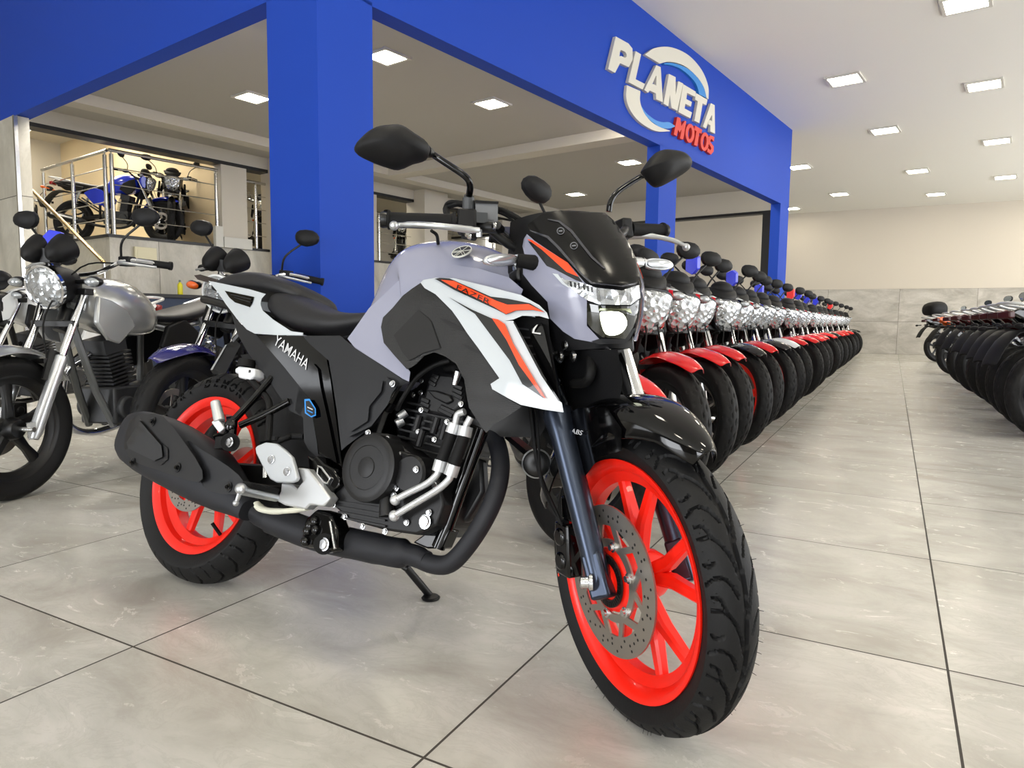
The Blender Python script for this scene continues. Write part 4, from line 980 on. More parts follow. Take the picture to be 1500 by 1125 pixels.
part('wiring_loom', MB().tube(smooth_path([st(865, 520, .03), st(866, 545, .06), st(858, 560, .06), st(840, 562, .05)], 5), .010, 10).tube(smooth_path([st(800, 475, .05), st(806, 520, .06), st(815, 560, .07)], 5), .006, 8), M_rub)
skin('fork_reflector', [(884, 537), (893, 536), (897, 556), (888, 558)], Side(lambda X, Z: -.02, True), mat('red_reflector', '#c4201a', .15, coat=.8), moto, .006, cell=30)

# ---------------- headlight cowl and screen, on one curved surface in the steering frame
def cowl(X, s, Z, lift):
    z = max(.70, min(1.08, Z))
    nose = 1.325 if z < .86 else 1.325-.155*((z-.86)/.20)**1.25
    if z < .80: nose -= .30*(.80-z)
    wd = .128 if z < .95 else .128-.12*(z-.95)
    if z < .84: wd = .128-.24*(.84-z)
    a = nose+lift-1.04; w = wd+lift
    u = max(0, (X-1.04)/a); v = abs(s)/w
    return u**2.3+v**2.6-1
CW = Imp(cowl)
ck = MB(); rings = []
for z in (.735, .77, .81, .86, .91, .96, 1.0, 1.035):
    ring = []
    for k in range(15):
        a = -pi/2+pi*k/14
        nz = 1.325 if z < .86 else 1.325-.155*((z-.86)/.20)**1.25
        if z < .80: nz -= .30*(.80-z)
        wd = .128 if z < .95 else .128-.12*(z-.95)
        if z < .84: wd = .128-.24*(.84-z)
        cc, ss = abs(cos(a))**(2/2.3), (abs(sin(a))**(2/2.6))*(1 if a > 0 else -1)
        ring.append(ST(1.04+(nz-.012-1.04)*cc, ss*(wd-.010), z))
    ring.append(ST(1.06, .05, z)); ring.append(ST(1.06, -.05, z)); rings.append(ring)
part('cowl_core', ck.loft(rings), M_plas)
skin('headlight_cowl', c2((280, 375), (300, 345), (345, 385), (560, 530), (650, 640), (720, 690), (665, 750), (665, 905), (745, 990), (700, 1005), (590, 985), (520, 940), (440, 860), (425, 760), (330, 660), (275, 590), (275, 540), (298, 520), (272, 420)), CW, G_grey, moto, .004, cell=7, mirror=True)
skin('windscreen', c2((300, 290), (390, 222), (500, 200), (640, 208), (775, 214), (830, 262), (905, 370), (960, 480), (990, 600), (975, 648), (885, 668), (780, 662), (680, 640), (600, 560), (480, 420), (430, 370), (320, 322)), CW, G_smoke, moto, .004, lift=.008, cell=7)
for P in (c2((425, 252), (500, 262), (575, 320), (700, 480), (780, 555), (768, 556), (690, 490), (565, 332), (492, 272), (428, 258)), c2((318, 320), (430, 356), (500, 424), (640, 590), (700, 640), (880, 660), (970, 640), (968, 648), (885, 668), (690, 648), (625, 590), (485, 432), (420, 368), (320, 328))):
    skin('screen_edge', P, CW, mat('screen_edge_gloss', '#33343a', .12, coat=.8), moto, .003, lift=.0095, cell=10)
for cx, cy in ((505, 326), (586, 416)):
    ring = [(cx+24*cos(a), cy+23*sin(a)) for a in [2*pi*k/18 for k in range(18)]]; 
    o_ = skin('screen_emblem', c2(*ring), CW, mat('emblem_grey', '#55575c', .4), moto, .001, lift=.0095, cell=30)
    skin('screen_emblem', c2(*[(cx+18*cos(a), cy+17*sin(a)) for a in [2*pi*k/18 for k in range(18)]]), CW, G_smoke, moto, .001, lift=.0101, cell=30)
    skin('screen_emblem', c2((cx-12, cy-4), (cx+12, cy-6), (cx+12, cy+4), (cx-12, cy+6)), CW, mat('emblem_grey'), moto, .001, lift=.0107, cell=30)
skin('cowl_decal', c2((305, 388), (345, 400), (560, 530), (640, 640), (600, 628), (470, 560), (420, 540)), CW, G_dec, moto, .001, lift=.0014, cell=7, mirror=True)
skin('cowl_decal', c2((300, 375), (330, 382), (548, 520), (615, 606), (540, 575), (390, 440)), CW, G_orange, moto, .001, lift=.0022, cell=7, mirror=True, label='orange cowl stripe')
skin('running_light', c2((500, 605), (530, 622), (645, 645), (720, 672), (880, 690), (985, 655), (992, 735), (930, 778), (740, 775), (660, 745), (560, 672), (525, 645)), CW, M_refl, moto, .004, lift=.003, cell=6, label='clear ribbed running light strip')
rb = [skin('light_rib', c2((x, y0), (x+9, y0+2), (x+12, y0+34), (x+3, y0+32)), CW, M_blackm, moto, .001, lift=.0045, cell=30) for x, y0 in ((560, 632), (585, 638), (610, 642), (640, 652), (665, 660), (690, 668))]
skin('light_brow', c2((455, 585), (490, 590), (525, 640), (560, 672), (545, 668), (515, 650)), CW, G_white, moto, .002, lift=.004, cell=10)
hl = skin('headlight_bezel', c2((668, 768), (740, 782), (930, 786), (985, 745), (975, 850), (945, 920), (900, 985), (760, 975), (700, 930), (668, 890)), CW, G_lensb, moto, .006, lift=.001, cell=8)
o = skin('projector_lamp', c2((745, 830), (770, 818), (860, 820), (900, 850), (910, 900), (880, 945), (830, 965), (780, 955), (755, 900)), CW, G_led, moto, .004, lift=.004, cell=8, smooth=2, label='lit white projector lamp')
skin('lamp_surround', c2((735, 812), (900, 812), (940, 830), (930, 800), (745, 798)), CW, mat('lamp_reflector', '#8d9278', .15, .9), moto, .002, lift=.003, cell=12)
skin('nose_lip', c2((740, 985), (900, 985), (945, 925), (965, 915), (930, 985), (890, 1015), (740, 1018), (690, 1000)), CW, G_char, moto, .004, lift=.001, cell=10)
# the edge of the left cowl seen beyond the screen
# indicators
for s in (1, -1):
    a0, a1 = ST(1.165, s*.242, .928), ST(1.185, s*.150, .928)
    if s > 0: a0, a1 = st(709, 381, .242), st(757, 381, .150)
    d = a1-a0; up = Vector((0, .1, 1)).normalized()
    def cap(sc, off, fx): 
        P = []
        for k in range(20):
            t = 2*pi*k/20; P.append((a0+a1)/2+d*(.5*abs(cos(t))**.75*(1 if cos(t) > 0 else -1)*sc)+up*(.013*sin(t)*sc)+(MS.to_3x3() @ Vector((1, 0, 0)))*off)
        return P
    sh = part('indicator', MB().loft([cap(.7, -.012, 0), cap(1.05, -.006, 0), cap(1.08, .004, 0), cap(.98, .006, 0)]).tube([a1, a1+d*.35], .012, 10), G_grt if 0 else M_alu)
    part('indicator_lens', MB().loft([cap(.92, .004, 0), cap(.85, .010, 0), cap(.5, .013, 0)]), M_ind, sh)
    part('indicator_stalk', MB().tube([a1, ST(1.17, s*.10, .92)], [.014, .018], 12), M_rub)

# ---------------- handlebar, controls, mirrors
gr0, gr1 = st(560, 322, .392), st(668, 325, .245); gl0, gl1 = st(975, 338, -.365), st(922, 336, -.245)
hb_pts = [gr0, gr1, ST(1.06, .18, 1.02), ST(1.07, .09, .965), ST(1.07, -.09, .965), ST(1.055, -.18, 1.02), gl1, gl0]
part('handlebar', MB().tube(smooth_path(hb_pts, 6), .0112, 12), M_blackm)
for g0, g1 in ((gr0, gr1), (gl0, gl1)):
    d = (g0-g1); part('grip', MB().tube([g1, g1+d*.04, g1+d*.06, g1+d*.88, g1+d*.9, g1+d*.92], [.021, .021, .0165, .0165, .021, .021], 20), M_rub)
    part('bar_end', MB().tube([g1+d*.93, g1+d*.99, g0+d*.02], [.0165, .018, .0165], 18), M_blackm)
    part('switch_block', MB().bar(g1-d*.02, g1-d*.28, .040, .050).bar(g1-d*.1+Vector((0, 0, -.02)), g1-d*.32+Vector((0, 0, -.025)), .03, .03), M_plas, bev=.006)
# front brake lever and master cylinder (right), clutch lever (left)
LV = [(577, 330.4, .395, .0075), (586, 329.5, .38, .0050), (612, 328.8, .345, .0062), (652, 332, .295, .0065), (684, 336, .25, .0075), (703, 337.5, .225, .006)]
lv = part('brake_lever', MB().tube(smooth_path([st(x, y, s) for x, y, s, r in LV], 4), [LV[min(5, int(i/20*5+.5))][3] for i in range(21)], 12).ell(st(577, 330.6, .397), (.0095, .0095, .0095)).bar(st(702, 336, .226), st(702, 347, .226), .010, .006), M_alu)
LL = [(1006, 361, -.395), (985, 352, -.36), (955, 346, -.31), (925, 346, -.265), (905, 348, -.235)]
part('clutch_lever', MB().tube(smooth_path([st(*p) for p in LL], 4), [.005, .0065, .008, .008], 12).ell(st(1005, 362, -.396), (.010, .010, .010)), M_alu)
RSV = Imp(lambda X, s, Z, l: X-1.075-l)
skin('brake_reservoir', c10((978, 482), (1183, 490), (1183, 655), (978, 655)), RSV, mat('reservoir_grey', '#6a6c6f', .42), moto, .045, cell=40)
skin('reservoir_lid', c10((972, 458), (1190, 470), (1190, 492), (972, 484)), RSV, M_plas, moto, .052, lift=.003, cell=40)
write_on('reservoir_mark', 'nissin', 4.2, RSV, c10((1120, 640))[0], (1, .04), (0, -1), G_dec, moto, .0008, .0, .3)
part('master_cylinder', MB().tube([st(683, 332, .215), st(730, 334, .165)], .012, 14).cyl(st(728, 330, .17), st(734, 336, .15), .009), M_blackm)
bolt(725, 331, .178, .007, True)
part('mirror_mount', MB().tube([st(686, 325, .215), st(686.5, 290, .215)], [.014, .0135], 16).tube([st(686.5, 290, .215), st(687, 287, .215)], .011, 14).prism([st(x, y, .212) for x, y in c10((890, 565), (972, 565), (972, 660), (890, 660))], MS.to_3x3() @ Vector((0, .03, 0))), mat('mount_grey', '#3c3e40', .45))
for px, py in ((663, 317), (675, 315), (689, 347), (686, 344)): bolt(px, py, .235, .005, True)
part('throttle_cable', MB().tube(smooth_path([st(657, 322, .25), st(655, 305, .24), st(668, 299, .225), st(683, 301, .20), st(735, 308, .12), st(775, 330, .08)], 6), .0065, 10).tube(smooth_path([st(655, 318, .25), st(652, 305, .24), st(668, 296, .225), st(740, 314, .10), st(770, 345, .08)], 6), .005, 8).tube(smooth_path([st(632, 338, .27), st(640, 345, .25), st(642, 360, .22)], 5), .004, 8), M_rub)
part('brake_hose', MB().tube(smooth_path([st(732, 338, .14), st(745, 352, .10), st(765, 372, .08), st(775, 400, .07), st(790, 440, .08)], 6), .007, 8), M_rub)
part('handlebar_clamp', MB().prism([st(x, y, .09) for x, y in c1((940, 640), (1060, 740), (1070, 790), (1030, 800), (950, 720))], MS.to_3x3() @ Vector((0, .16, 0))), M_blackm, bev=.004, fixn=True)
part('instrument_cluster', MB().prism([ST(1.06, 0, 1.0)+MS.to_3x3() @ Vector(q) for q in ((.0, -.075, 0), (.06, -.06, .03), (.06, .06, .03), (.0, .075, 0), (-.03, .05, -.03), (-.03, -.05, -.03))], MS.to_3x3() @ Vector((0, 0, -.05))), M_plas, bev=.006, fixn=True)
def mirror(outline, s_mid, X0, k, stem, base, sgn, nm_lab):
    f = Imp(lambda X, s, Z, l: X-(X0+k*(s-s_mid))-l)
    ring = [f(x, y) for x, y in outline]; c = sum(ring, Vector())/len(ring)
    R_ = []
    for sc, off in ((.93, -.014), (1., -.006), (.985, .004), (.86, .020), (.60, .033), (.22, .040)):
        R_.append([MS @ (c+(q-c)*sc+Vector((off, 0, .002*off/.01))) for q in smooth_path(ring, 3, True)])
    sm = part('mirror_stem', MB().tube(smooth_path([st(*p) for p in stem], 5), [.0075, .0065], 12), M_blackg)
    m_ = MB().loft(R_).build('mirror_shell', M_plas, sm, angle=60)
    MB().prism([MS @ (c+(q-c)*.9+Vector((-.0145, 0, 0))) for q in ring], MS.to_3x3() @ Vector((-.001, 0, 0))).build('mirror_glass', M_mirror, sm, fixn=True)
    MB().tube([st(*stem[-2]), st(*stem[-1])], [.009, .014], 14).build('mirror_joint', M_blackm, sm)
mirror(c1((150, 200), (180, 160), (240, 112), (320, 98), (400, 100), (480, 150), (560, 210), (545, 272), (475, 295), (400, 326), (330, 310), (260, 285), (165, 238)), .37, 1.09, -.10, [(687, 288, .215), (688.5, 272, .22), (681, 258, .235), (644, 233, .285), (632, 225, .30), (624, 222, .315)], None, 1, '')
mirror([(942, 247), (960, 224), (976, 221.5), (999, 226), (1011, 238), (1008.6, 249), (985, 264), (965, 273), (953, 266), (943, 253)], -.40, 1.03, .10, [(892, 310, -.205), (895, 295, -.21), (906, 280, -.235), (935, 261, -.30), (944, 257, -.315), (952, 253, -.33)], None, -1, '')

# ---------------- tank
sil = [(.470, .700), (.500, .735), (.529, .782), (.550, .835), (.571, .891), (.595, .937), (.636, .976), (.685, .989), (.75, .993), (.814, .986), (.878, .970), (.931, .947), (.991, .906), (1.03, .875)]
wf = [.62, .68, .74, .80, .86, .92, .97, 1, 1, 1, 1, .97, .90, .80]
prof = [(0, -.008), (.035, -.008), (.06, -.003), (.085, .006), (.11, .024), (.128, .045), (.140, .068), (.150, .10), (.154, .14), (.150, .18), (.13, .21)]
def tank_pt(i, s, d):
    a = Vector(sil[max(0, i-1)]); c_ = Vector(sil[min(len(sil)-1, i+1)]); t = (c_-a).normalized(); n_ = Vector((-t.y, t.x)); return Vector((sil[i][0]-n_.x*d, -s*wf[i], sil[i][1]-n_.y*d))
rings = [[tank_pt(i, s, d*(1 if i > 5 else .75+.05*i)) for s, d in prof]+[tank_pt(i, -s, d*(1 if i > 5 else .75+.05*i)) for s, d in prof[:0:-1]] for i in range(len(sil))]
part('fuel_tank', MB().loft(rings), G_grey, sub=2)
skin('tank_rear_panel', [(617, 412), (603, 408), (585, 410), (566, 428), (540, 452), (522, 478), (509, 496), (520, 509.5), (560, 535), (590, 555), (599, 559), (601, 545), (596, 538), (577, 520), (563, 502.5), (558, 479), (561, 465), (575, 451), (592, 433)], Side(lambda X, Z: .148+.02*(X-.7)-.10*max(0, Z-.80)), G_grey, moto, .03, cell=8, mirror=True)
skin('tank_hood', [(600, 405), (622, 388), (664, 388), (700, 393), (745, 406), (766, 424), (763, 433), (716, 421), (665, 408.5), (636, 408), (618, 412)], Side(lambda X, Z: .166-.28*max(0, Z-.81)), G_grey, moto, .02, cell=8, mirror=True, smooth=0)
en = Vector((.05, -.80, .60)).normalized(); em = b(677, 370, .139)+en*.001; eu, ev, _ = frame_of(en)
part('tank_emblem', MB().lathe([(.0232, 0), (.0232, .0025), (0, .003)], em, en, 30), G_dec)
part('emblem_ring', MB().lathe([(.0245, .0), (.0245, .0034), (.0225, .0036), (.0222, .0)], em, en, 30), mat('emblem_silver', '#e6e6dc', .3))
m = MB()
for k in range(3):
    a = pi*k/3+.2; dv = eu*cos(a)+ev*sin(a); pv = eu*-sin(a)+ev*cos(a)
    m.bar(em-dv*.022+en*.0032, em+dv*.006+en*.0032, .0011, .0010, en)
    for q in (-1, 1): m.bar(em+dv*.004+pv*(q*.0025)+en*.0032, em+dv*.021+pv*(q*.0028)+en*.0032, .0009, .0010, en)
part('emblem_tuning_forks', m, mat('emblem_silver'))

SD = Side(lambda X, Z: .158+.030*min(1, max(0, (X-.65)/.35))-.22*max(0, Z-.80)-.10*max(0, .62-Z))
SDl = Side(lambda X, Z: .158+.030*min(1, max(0, (X-.65)/.35))-.22*max(0, Z-.80)-.10*max(0, .62-Z))
skin('knee_panel', [(618, 413), (603, 423), (590, 433), (575, 451), (561, 465), (558, 479), (562, 502), (578, 521), (596, 541), (603, 538), (610, 533), (622, 521), (636, 516), (652, 522), (668, 533), (680, 556), (683, 577), (687, 597), (696, 611), (712, 634), (723, 622), (742, 611), (764, 596), (742, 583), (721, 571), (718, 563), (731, 554), (716, 532), (700, 509), (685, 489), (672, 469), (662, 455), (650, 443), (638, 431), (630, 420)], SD, G_tex, moto, .02, cell=7, mirror=True, angle=50)
skin('knee_hollow', c8((245, 480), (400, 320), (480, 390), (540, 560), (440, 590), (345, 640), (300, 590)), SD, mat('knee_hollow_plastic', '#131314', .5), moto, .004, lift=.003, cell=8, smooth=0)
for P in (c8((535, 372), (570, 380), (690, 440), (690, 452), (600, 425)), c8((678, 538), (700, 540), (830, 600), (830, 614), (740, 580))): skin('knee_slot', P, SD, M_trim, moto, .003, lift=.003, cell=20)
WG = Side(lambda X, Z: .172+.034*min(1, max(0, (X-.65)/.45))-.22*max(0, Z-.80)-.10*max(0, .62-Z))
skin('side_wing', [(616, 414), (620, 410), (637, 407), (665, 407.5), (716, 420), (763, 432), (790, 447), (801, 458), (804, 467), (790, 463), (765, 462.5), (752, 468), (740, 470), (700, 452), (655, 440), (638, 431), (622, 422)], WG, G_white, moto, .012, cell=7, mirror=True, angle=50)
skin('side_wing', [(638, 431), (655, 440), (700, 452), (740, 470), (752, 470), (770, 505), (793, 549), (806, 570), (819, 587), (823, 590), (825.5, 604), (797, 600), (763, 593), (742, 582), (721, 570), (718.5, 562.5), (731.5, 554), (716, 532), (700, 509), (685, 489), (672, 469), (662, 455), (650, 443)], WG, G_white, moto, .012, cell=7, mirror=True, angle=50)
skin('wing_decal', c12((385, 484), (420, 478), (490, 482), (780, 610), (900, 625), (1060, 658), (1165, 722), (1080, 706), (960, 709), (890, 737), (820, 702), (520, 562), (400, 492)), WG, G_dec, moto, .003, lift=.0035, cell=8, mirror=True)
skin('wing_decal', c12((430, 492), (520, 500), (820, 640), (900, 668), (1050, 664), (1160, 721), (1080, 704), (960, 707), (890, 734), (800, 680), (520, 545)), WG, G_orange, moto, .003, lift=.0055, cell=8, mirror=True, label='orange wing stripe with black lettering')
write_on('wing_writing', 'FAZER', 19, WG, c12((655, 596))[0], (1, .47), (-.1, -1), G_dec, moto, .0085, .004, .25, .62)
skin('wing_decal', c8((595, 240), (640, 265), (745, 320), (870, 375), (900, 385), (960, 465), (1195, 880), (1060, 790), (980, 640), (760, 345)), WG, G_dec, moto, .003, lift=.0035, cell=8, mirror=True)
skin('wing_decal', c8((868, 372), (905, 380), (950, 410), (1000, 530), (1210, 884), (1180, 860), (1040, 670), (960, 510)), WG, G_orange, moto, .003, lift=.0055, cell=8, mirror=True, label='orange wing stripe')
# black scoop with radiator vanes inside the wing
SC_ = Side(lambda X, Z: .150)
skin('wing_scoop', c8((1000, 392), (1060, 355), (1225, 378), (1235, 500), (1300, 890), (1290, 895), (1180, 735), (1080, 540)), SC_, M_plas, moto, .10, cell=14, mirror=True)
skin('scoop_frame', c8((1120, 420), (1185, 400), (1205, 480), (1240, 640), (1290, 880), (1230, 800), (1160, 640), (1110, 500)), SC_, M_blackg, moto, .01, lift=.02, cell=14)
skin('scoop_chrome', c8((1122, 466), (1128, 440), (1150, 412), (1160, 412), (1138, 446), (1136, 462), (1178, 466), (1176, 476)), SC_, M_chrome, moto, .004, lift=.024, cell=30)
for k in range(4): skin('scoop_vane', c8((1030+k*22, 430+k*55), (1100+k*14, 440+k*52), (1104+k*14, 450+k*52), (1036+k*22, 442+k*55)), SC_, mat('vane_grey', '#3a3a3e', .4), moto, .004, lift=.012, cell=30)
skin('scoop_edge', c8((1003, 398), (1012, 396), (1092, 540), (1190, 725), (1296, 893), (1290, 899), (1180, 735), (1080, 545)), WG, M_blackg, moto, .02, lift=.001, cell=14)

# ---------------- seat and tail
def srings(st_):
    R_ = []
    for x, zt_, w, zb_ in st_:
        h = zt_-zb_; half = [(0, zt_), (w*.5, zt_-h*.02), (w*.85, zt_-h*.16), (w, zt_-h*.48), (w*.97, zb_+h*.1), (w*.6, zb_)]
        R_.append([Vector((x, -y, z)) for y, z in half]+[Vector((x, y, z)) for y, z in half[:0:-1]])
    return R_
part('rider_seat', MB().loft(srings([(.14, .865, .07, .81), (.19, .87, .115, .79), (.26, .862, .130, .75), (.33, .838, .135, .735), (.41, .812, .138, .728), (.49, .800, .135, .728), (.55, .802, .118, .75), (.60, .815, .09, .77), (.64, .83, .05, .79)])), M_seat, sub=2)
part('pillion_seat', MB().loft(srings([(-.20, .905, .045, .885), (-.16, .918, .06, .880), (-.06, .940, .085, .875), (.05, .938, .10, .870), (.15, .918, .108, .855), (.22, .898, .105, .845), (.29, .87, .085, .83)])), M_seat, sub=2)
TL = Side(lambda X, Z: max(.03, min(.142, .085+.155*(X+.08))))
tc_ = skin('tail_cowl', c3((545, 118), (580, 124), (680, 145), (775, 165), (860, 190), (838, 215), (830, 245), (842, 280), (900, 330), (1000, 395), (1066, 403), (1062, 416), (930, 416), (800, 408), (756, 385), (700, 325), (640, 245), (600, 185)), TL, G_white, moto, .008, cell=7, mirror=True)
skin('tail_vent', c3((634, 172), (795, 206), (785, 240), (772, 262), (690, 236), (660, 210)), TL, M_blackg, moto, .002, lift=.0025, cell=12, mirror=True)
for k in range(2): skin('vent_slat', c3((665+k*20, 190+k*16), (780-k*4, 216+k*16), (778-k*4, 222+k*16), (668+k*20, 196+k*16)), TL, G_char, moto, .002, lift=.006, cell=30)
skin('tail_underside', c3((668, 290), (700, 330), (756, 385), (800, 410), (830, 430), (960, 590), (1040, 690), (1100, 775), (1075, 790), (1050, 860), (990, 830), (880, 670), (760, 510), (705, 410)), TL, G_char, moto, .02, lift=-.004, cell=9, mirror=True)
skin('frame_cover', c3((1040, 700), (1100, 770), (1140, 1000), (1150, 1095), (1095, 1045), (1070, 1000), (1065, 870), (1020, 830)), Side(lambda X, Z: .138), G_char, moto, .02, cell=9, mirror=True)
skin('tail_lamp', c3((466, 88), (500, 82), (560, 100), (640, 125), (560, 128), (520, 122), (485, 110)), Side(lambda X, Z: .045), mat('dark_tail_lens', '#1a0a0b', .1, coat=.6), moto, .09, cell=20)
skin('number_plate_holder', c3((640, 470), (690, 438), (722, 470), (640, 622), (575, 632), (553, 608)), Side(lambda X, Z: .03), M_plas, moto, .012, cell=30)
skin('plate_edge', c3((636, 470), (646, 468), (566, 608), (556, 606)), Side(lambda X, Z: .032), M_alu, moto, .004, cell=30)
part('plate_arm', MB().tube([b(345, 500, .02), b(372, 470, .02)], .014, 10), M_blackm)
BP = Side(lambda X, Z: .140-.02*max(0, .6-Z))
skin('side_panel', c3((812, 418), (1065, 420), (1110, 440), (1190, 530), (1212, 640), (1240, 840), (1280, 1140), (1240, 1110), (1130, 1060), (1140, 1000), (1100, 770), (1040, 690), (960, 590)), BP, M_blackg, moto, .02, cell=9, mirror=True)
skin('panel_crease', c3((1120, 570), (1145, 600), (1160, 700), (1205, 900), (1250, 1120), (1225, 1100), (1165, 860), (1130, 700)), BP, M_blackg, moto, .004, lift=.006, cell=12)
write_on('panel_writing', 'YAMAHA', 15.0, BP, c3((1000, 512))[0], (1, .80), (.42, -1), mat('writing_silver', '#c5c6c9', .3), moto, .002, .004, .0, 1.45)
skin('panel_badge', c3((1072, 768), (1100, 765), (1135, 820), (1135, 858), (1110, 868), (1075, 845)), BP, mat('badge_blue', '#2a86d6', .3), moto, .001, lift=.0085, cell=30)
skin('panel_badge', c3((1079, 778), (1098, 776), (1128, 822), (1128, 852), (1108, 860), (1082, 840)), BP, G_dec, moto, .001, lift=.0095, cell=30)
for y in (808, 826): skin('badge_line', c3((1088, y), (1118, y+14), (1118, y+20), (1088, y+6)), BP, mat('writing_silver') if y < 820 else mat('badge_blue'), moto, .001, lift=.0103, cell=30)
CH = Side(lambda X, Z: .146-.03*max(0, .55-Z)-.05*max(0, X-.62))
skin('side_cover', c3((1063, 420), (1268, 418))+[(520, 510), (560, 535), (590, 556), (600, 560)]+c4((800, 215), (760, 255), (745, 300), (700, 385), (640, 430), (545, 500), (522, 522), (500, 330), (480, 200), (462, 92), (370, 12)), CH, G_char, moto, .03, cell=9, mirror=True)
skin('airbox_cover', c4((610, 182), (740, 172), (790, 212), (765, 245), (745, 300), (665, 405), (560, 455), (545, 350), (558, 275)), CH, G_char, moto, .02, lift=.014, cell=9)
skin('airbox_cover', c4((650, 215), (720, 190), (712, 240), (655, 310), (648, 380), (570, 430), (562, 350), (580, 290)), CH, G_char, moto, .01, lift=.021, cell=12)
skin('lower_filler', [(478, 560), (520, 560), (560, 600), (545, 650), (505, 690), (492, 660)], Side(lambda X, Z: .10), M_plas, moto, .05, cell=40)
bolt(340+768/3.261, 500+203/3.261, .160, .006)
skin('under_tank_frame', [(585, 520), (640, 505), (700, 520), (790, 560), (815, 600), (790, 640), (735, 640), (690, 620), (620, 560), (590, 560)], Side(lambda X, Z: .055), M_trim, moto, .11, cell=40)
skin('inner_fender', [(352, 520), (470, 505), (492, 700), (470, 725), (400, 700), (380, 640), (395, 580)], Side(lambda X, Z: .050), M_plas, moto, .10, cell=40)
part('main_frame', MB().tube(smooth_path([Vector((1.02, 0, .90)), Vector((.85, 0, .80)), Vector((.66, 0, .70)), Vector((.58, 0, .55)), Vector((.56, 0, .30))], 5), .028, 10), M_blackm)
for s in (1, -1):
    part('frame_tube', MB().tube([Vector((1.04, -s*.03, .84)), b(720, 600, s*.08) if s > 0 else Vector((.99, .08, .58))], .018, 12), M_blackm)
    part('subframe_tube', MB().tube([Vector((.60, -s*.06, .72)), Vector((.20, -s*.09, .78)), Vector((-.20, -s*.05, .85))], .013, 10), M_blackm)

# ---------------- engine
part('crankcase', MB().prism([b(x, y, .150) for x, y in c4((482, 745), (540, 600), (600, 480), (700, 440), (770, 470), (880, 560), (985, 640), (1010, 780), (975, 880), (880, 925), (740, 905), (560, 855), (485, 790))], (0, .17, 0)), G_eng, bev=.006, fixn=True)
for k in range(4):
    part('case_rib', MB().bar(b(*c4((486+k*12, 762+k*26))[0], .153), b(*c4((735, 800+k*28))[0], .153), .006, .004), G_eng)
def rnd(px, py, s0, s1, r0, r1, m=G_eng, nm='engine_cover', n=44, ring=True):
    c = b(px, py, s1); d = s1-s0
    pr = [(r0, -d), (r0, -.010), (r0*.985, -.003), (r1, 0), (r1*.9, .002), (r1*.72, .002), (r1*.70, .0005), (r1*.34, .0012), (r1*.33, .003), (r1*.28, .004), (0, .0045)] if ring else [(r0, -d), (r0, -.006), (r1, 0), (0, .001)]
    return part(nm, MB().lathe(pr, c, (0, -1, 0), n), m)
rnd(340+643/3.261, 500+602/3.261, .13, .196, .0765, .0690, nm='clutch_cover')
rnd(340+842/3.261, 500+632/3.261, .13, .178, .042, .037, nm='oil_filter_cover', ring=False)
part('cover_rim', MB().prism([b(x, y, .165) for x, y in c4((560, 520), (640, 432), (740, 440), (800, 520), (870, 545), (905, 600), (900, 680), (800, 705), (760, 700), (700, 745), (600, 740), (530, 680), (525, 600))], (0, .04, 0)), G_eng, bev=.004, fixn=True)
for x, y, s in ((652, 437, .168), (742, 467, .168), (797, 540, .168), (755, 575, .17), (880, 612, .18), (785, 700, .17), (486, 780, .153), (540, 838, .153), (625, 884, .153), (732, 908, .153), (835, 865, .153), (942, 818, .153), (970, 690, .153), (775, 735, .17)): bolt(340+x/3.261, 500+y/3.261, s, .0055)
bolt(340+922/3.261, 500+862/3.261, .155, .012)
part('shift_boss', MB().tube([b(*c4((735, 745))[0], .165), b(*c4((740, 835))[0], .165)], [.014, .018], 12), G_eng)
ax0 = b(*c4((950, 530))[0], 0.0); ax1 = b(*c4((1060, 180))[0], 0.0)
cA = Vector((.855, 0, .42)); cd = (b(*c4((985, 200))[0], .1)-b(*c4((900, 520))[0], .1)); cd.y = 0; cd.normalize()
cB = b(*c4((930, 480))[0], .09); cB.y = 0; cx_ = Vector((cd.z, 0, -cd.x)); RC = Matrix((cx_, Vector((0, 1, 0)), cd)).transposed()
m = MB()
for k in range(7): m.box(cB+cd*(-.02+k*.0165), (.178, .185, .0045), RC)
part('cylinder_fins', m, G_eng)
part('cylinder', MB().box(cB+cd*.03, (.145, .150, .16), RC), G_eng, bev=.006)
for x, y in ((875, 430), (960, 440), (890, 500), (1000, 470)): part('cylinder_boss', MB().tube([b(*c4((x, y))[0], .096), b(*c4((x+22, y-75))[0], .096)], .009, 10), G_eng)
hc = part('cylinder_head_cover', MB().prism([b(x, y, .098) for x, y in c11((560, 345), (610, 335), (780, 350), (860, 440), (895, 520), (890, 650), (850, 720), (770, 800), (720, 850), (600, 820), (450, 790), (420, 700), (480, 480), (500, 410))], (0, .196, 0)), G_eng, bev=.010, fixn=True)
part('head_cover_boss', MB().prism([b(x, y, .106) for x, y in c11((480, 530), (600, 540), (740, 590), (770, 650), (700, 690), (560, 620))], (0, .02, 0)), G_eng, bev=.004, fixn=True)
for (xa, ya), (xb, yb) in (((555, 365), (620, 400)), ((535, 400), (600, 440)), ((515, 440), (585, 485)), ((790, 485), (880, 520)), ((770, 525), (880, 575)), ((765, 570), (880, 630)), ((430, 635), (515, 665)), ((425, 675), (515, 715)), ((640, 715), (800, 790)), ((620, 745), (770, 820)), ((450, 740), (510, 770))):
    part('head_fin', MB().bar(b(*c11((xa, ya))[0], .100), b(*c11((xb, yb))[0], .100), .006, .010, (1, 0, 0)), G_eng, bev=.002)
for x, y, s in ((435, 435, .095), (425, 565, .095), (342, 588, .09), (868, 690, .104), (430, 755, .102), (715, 885, .102), (400, 995, .10), (575, 1080, .10)): bolt(560+x/7.5, 500+y/7.5, s, .005)
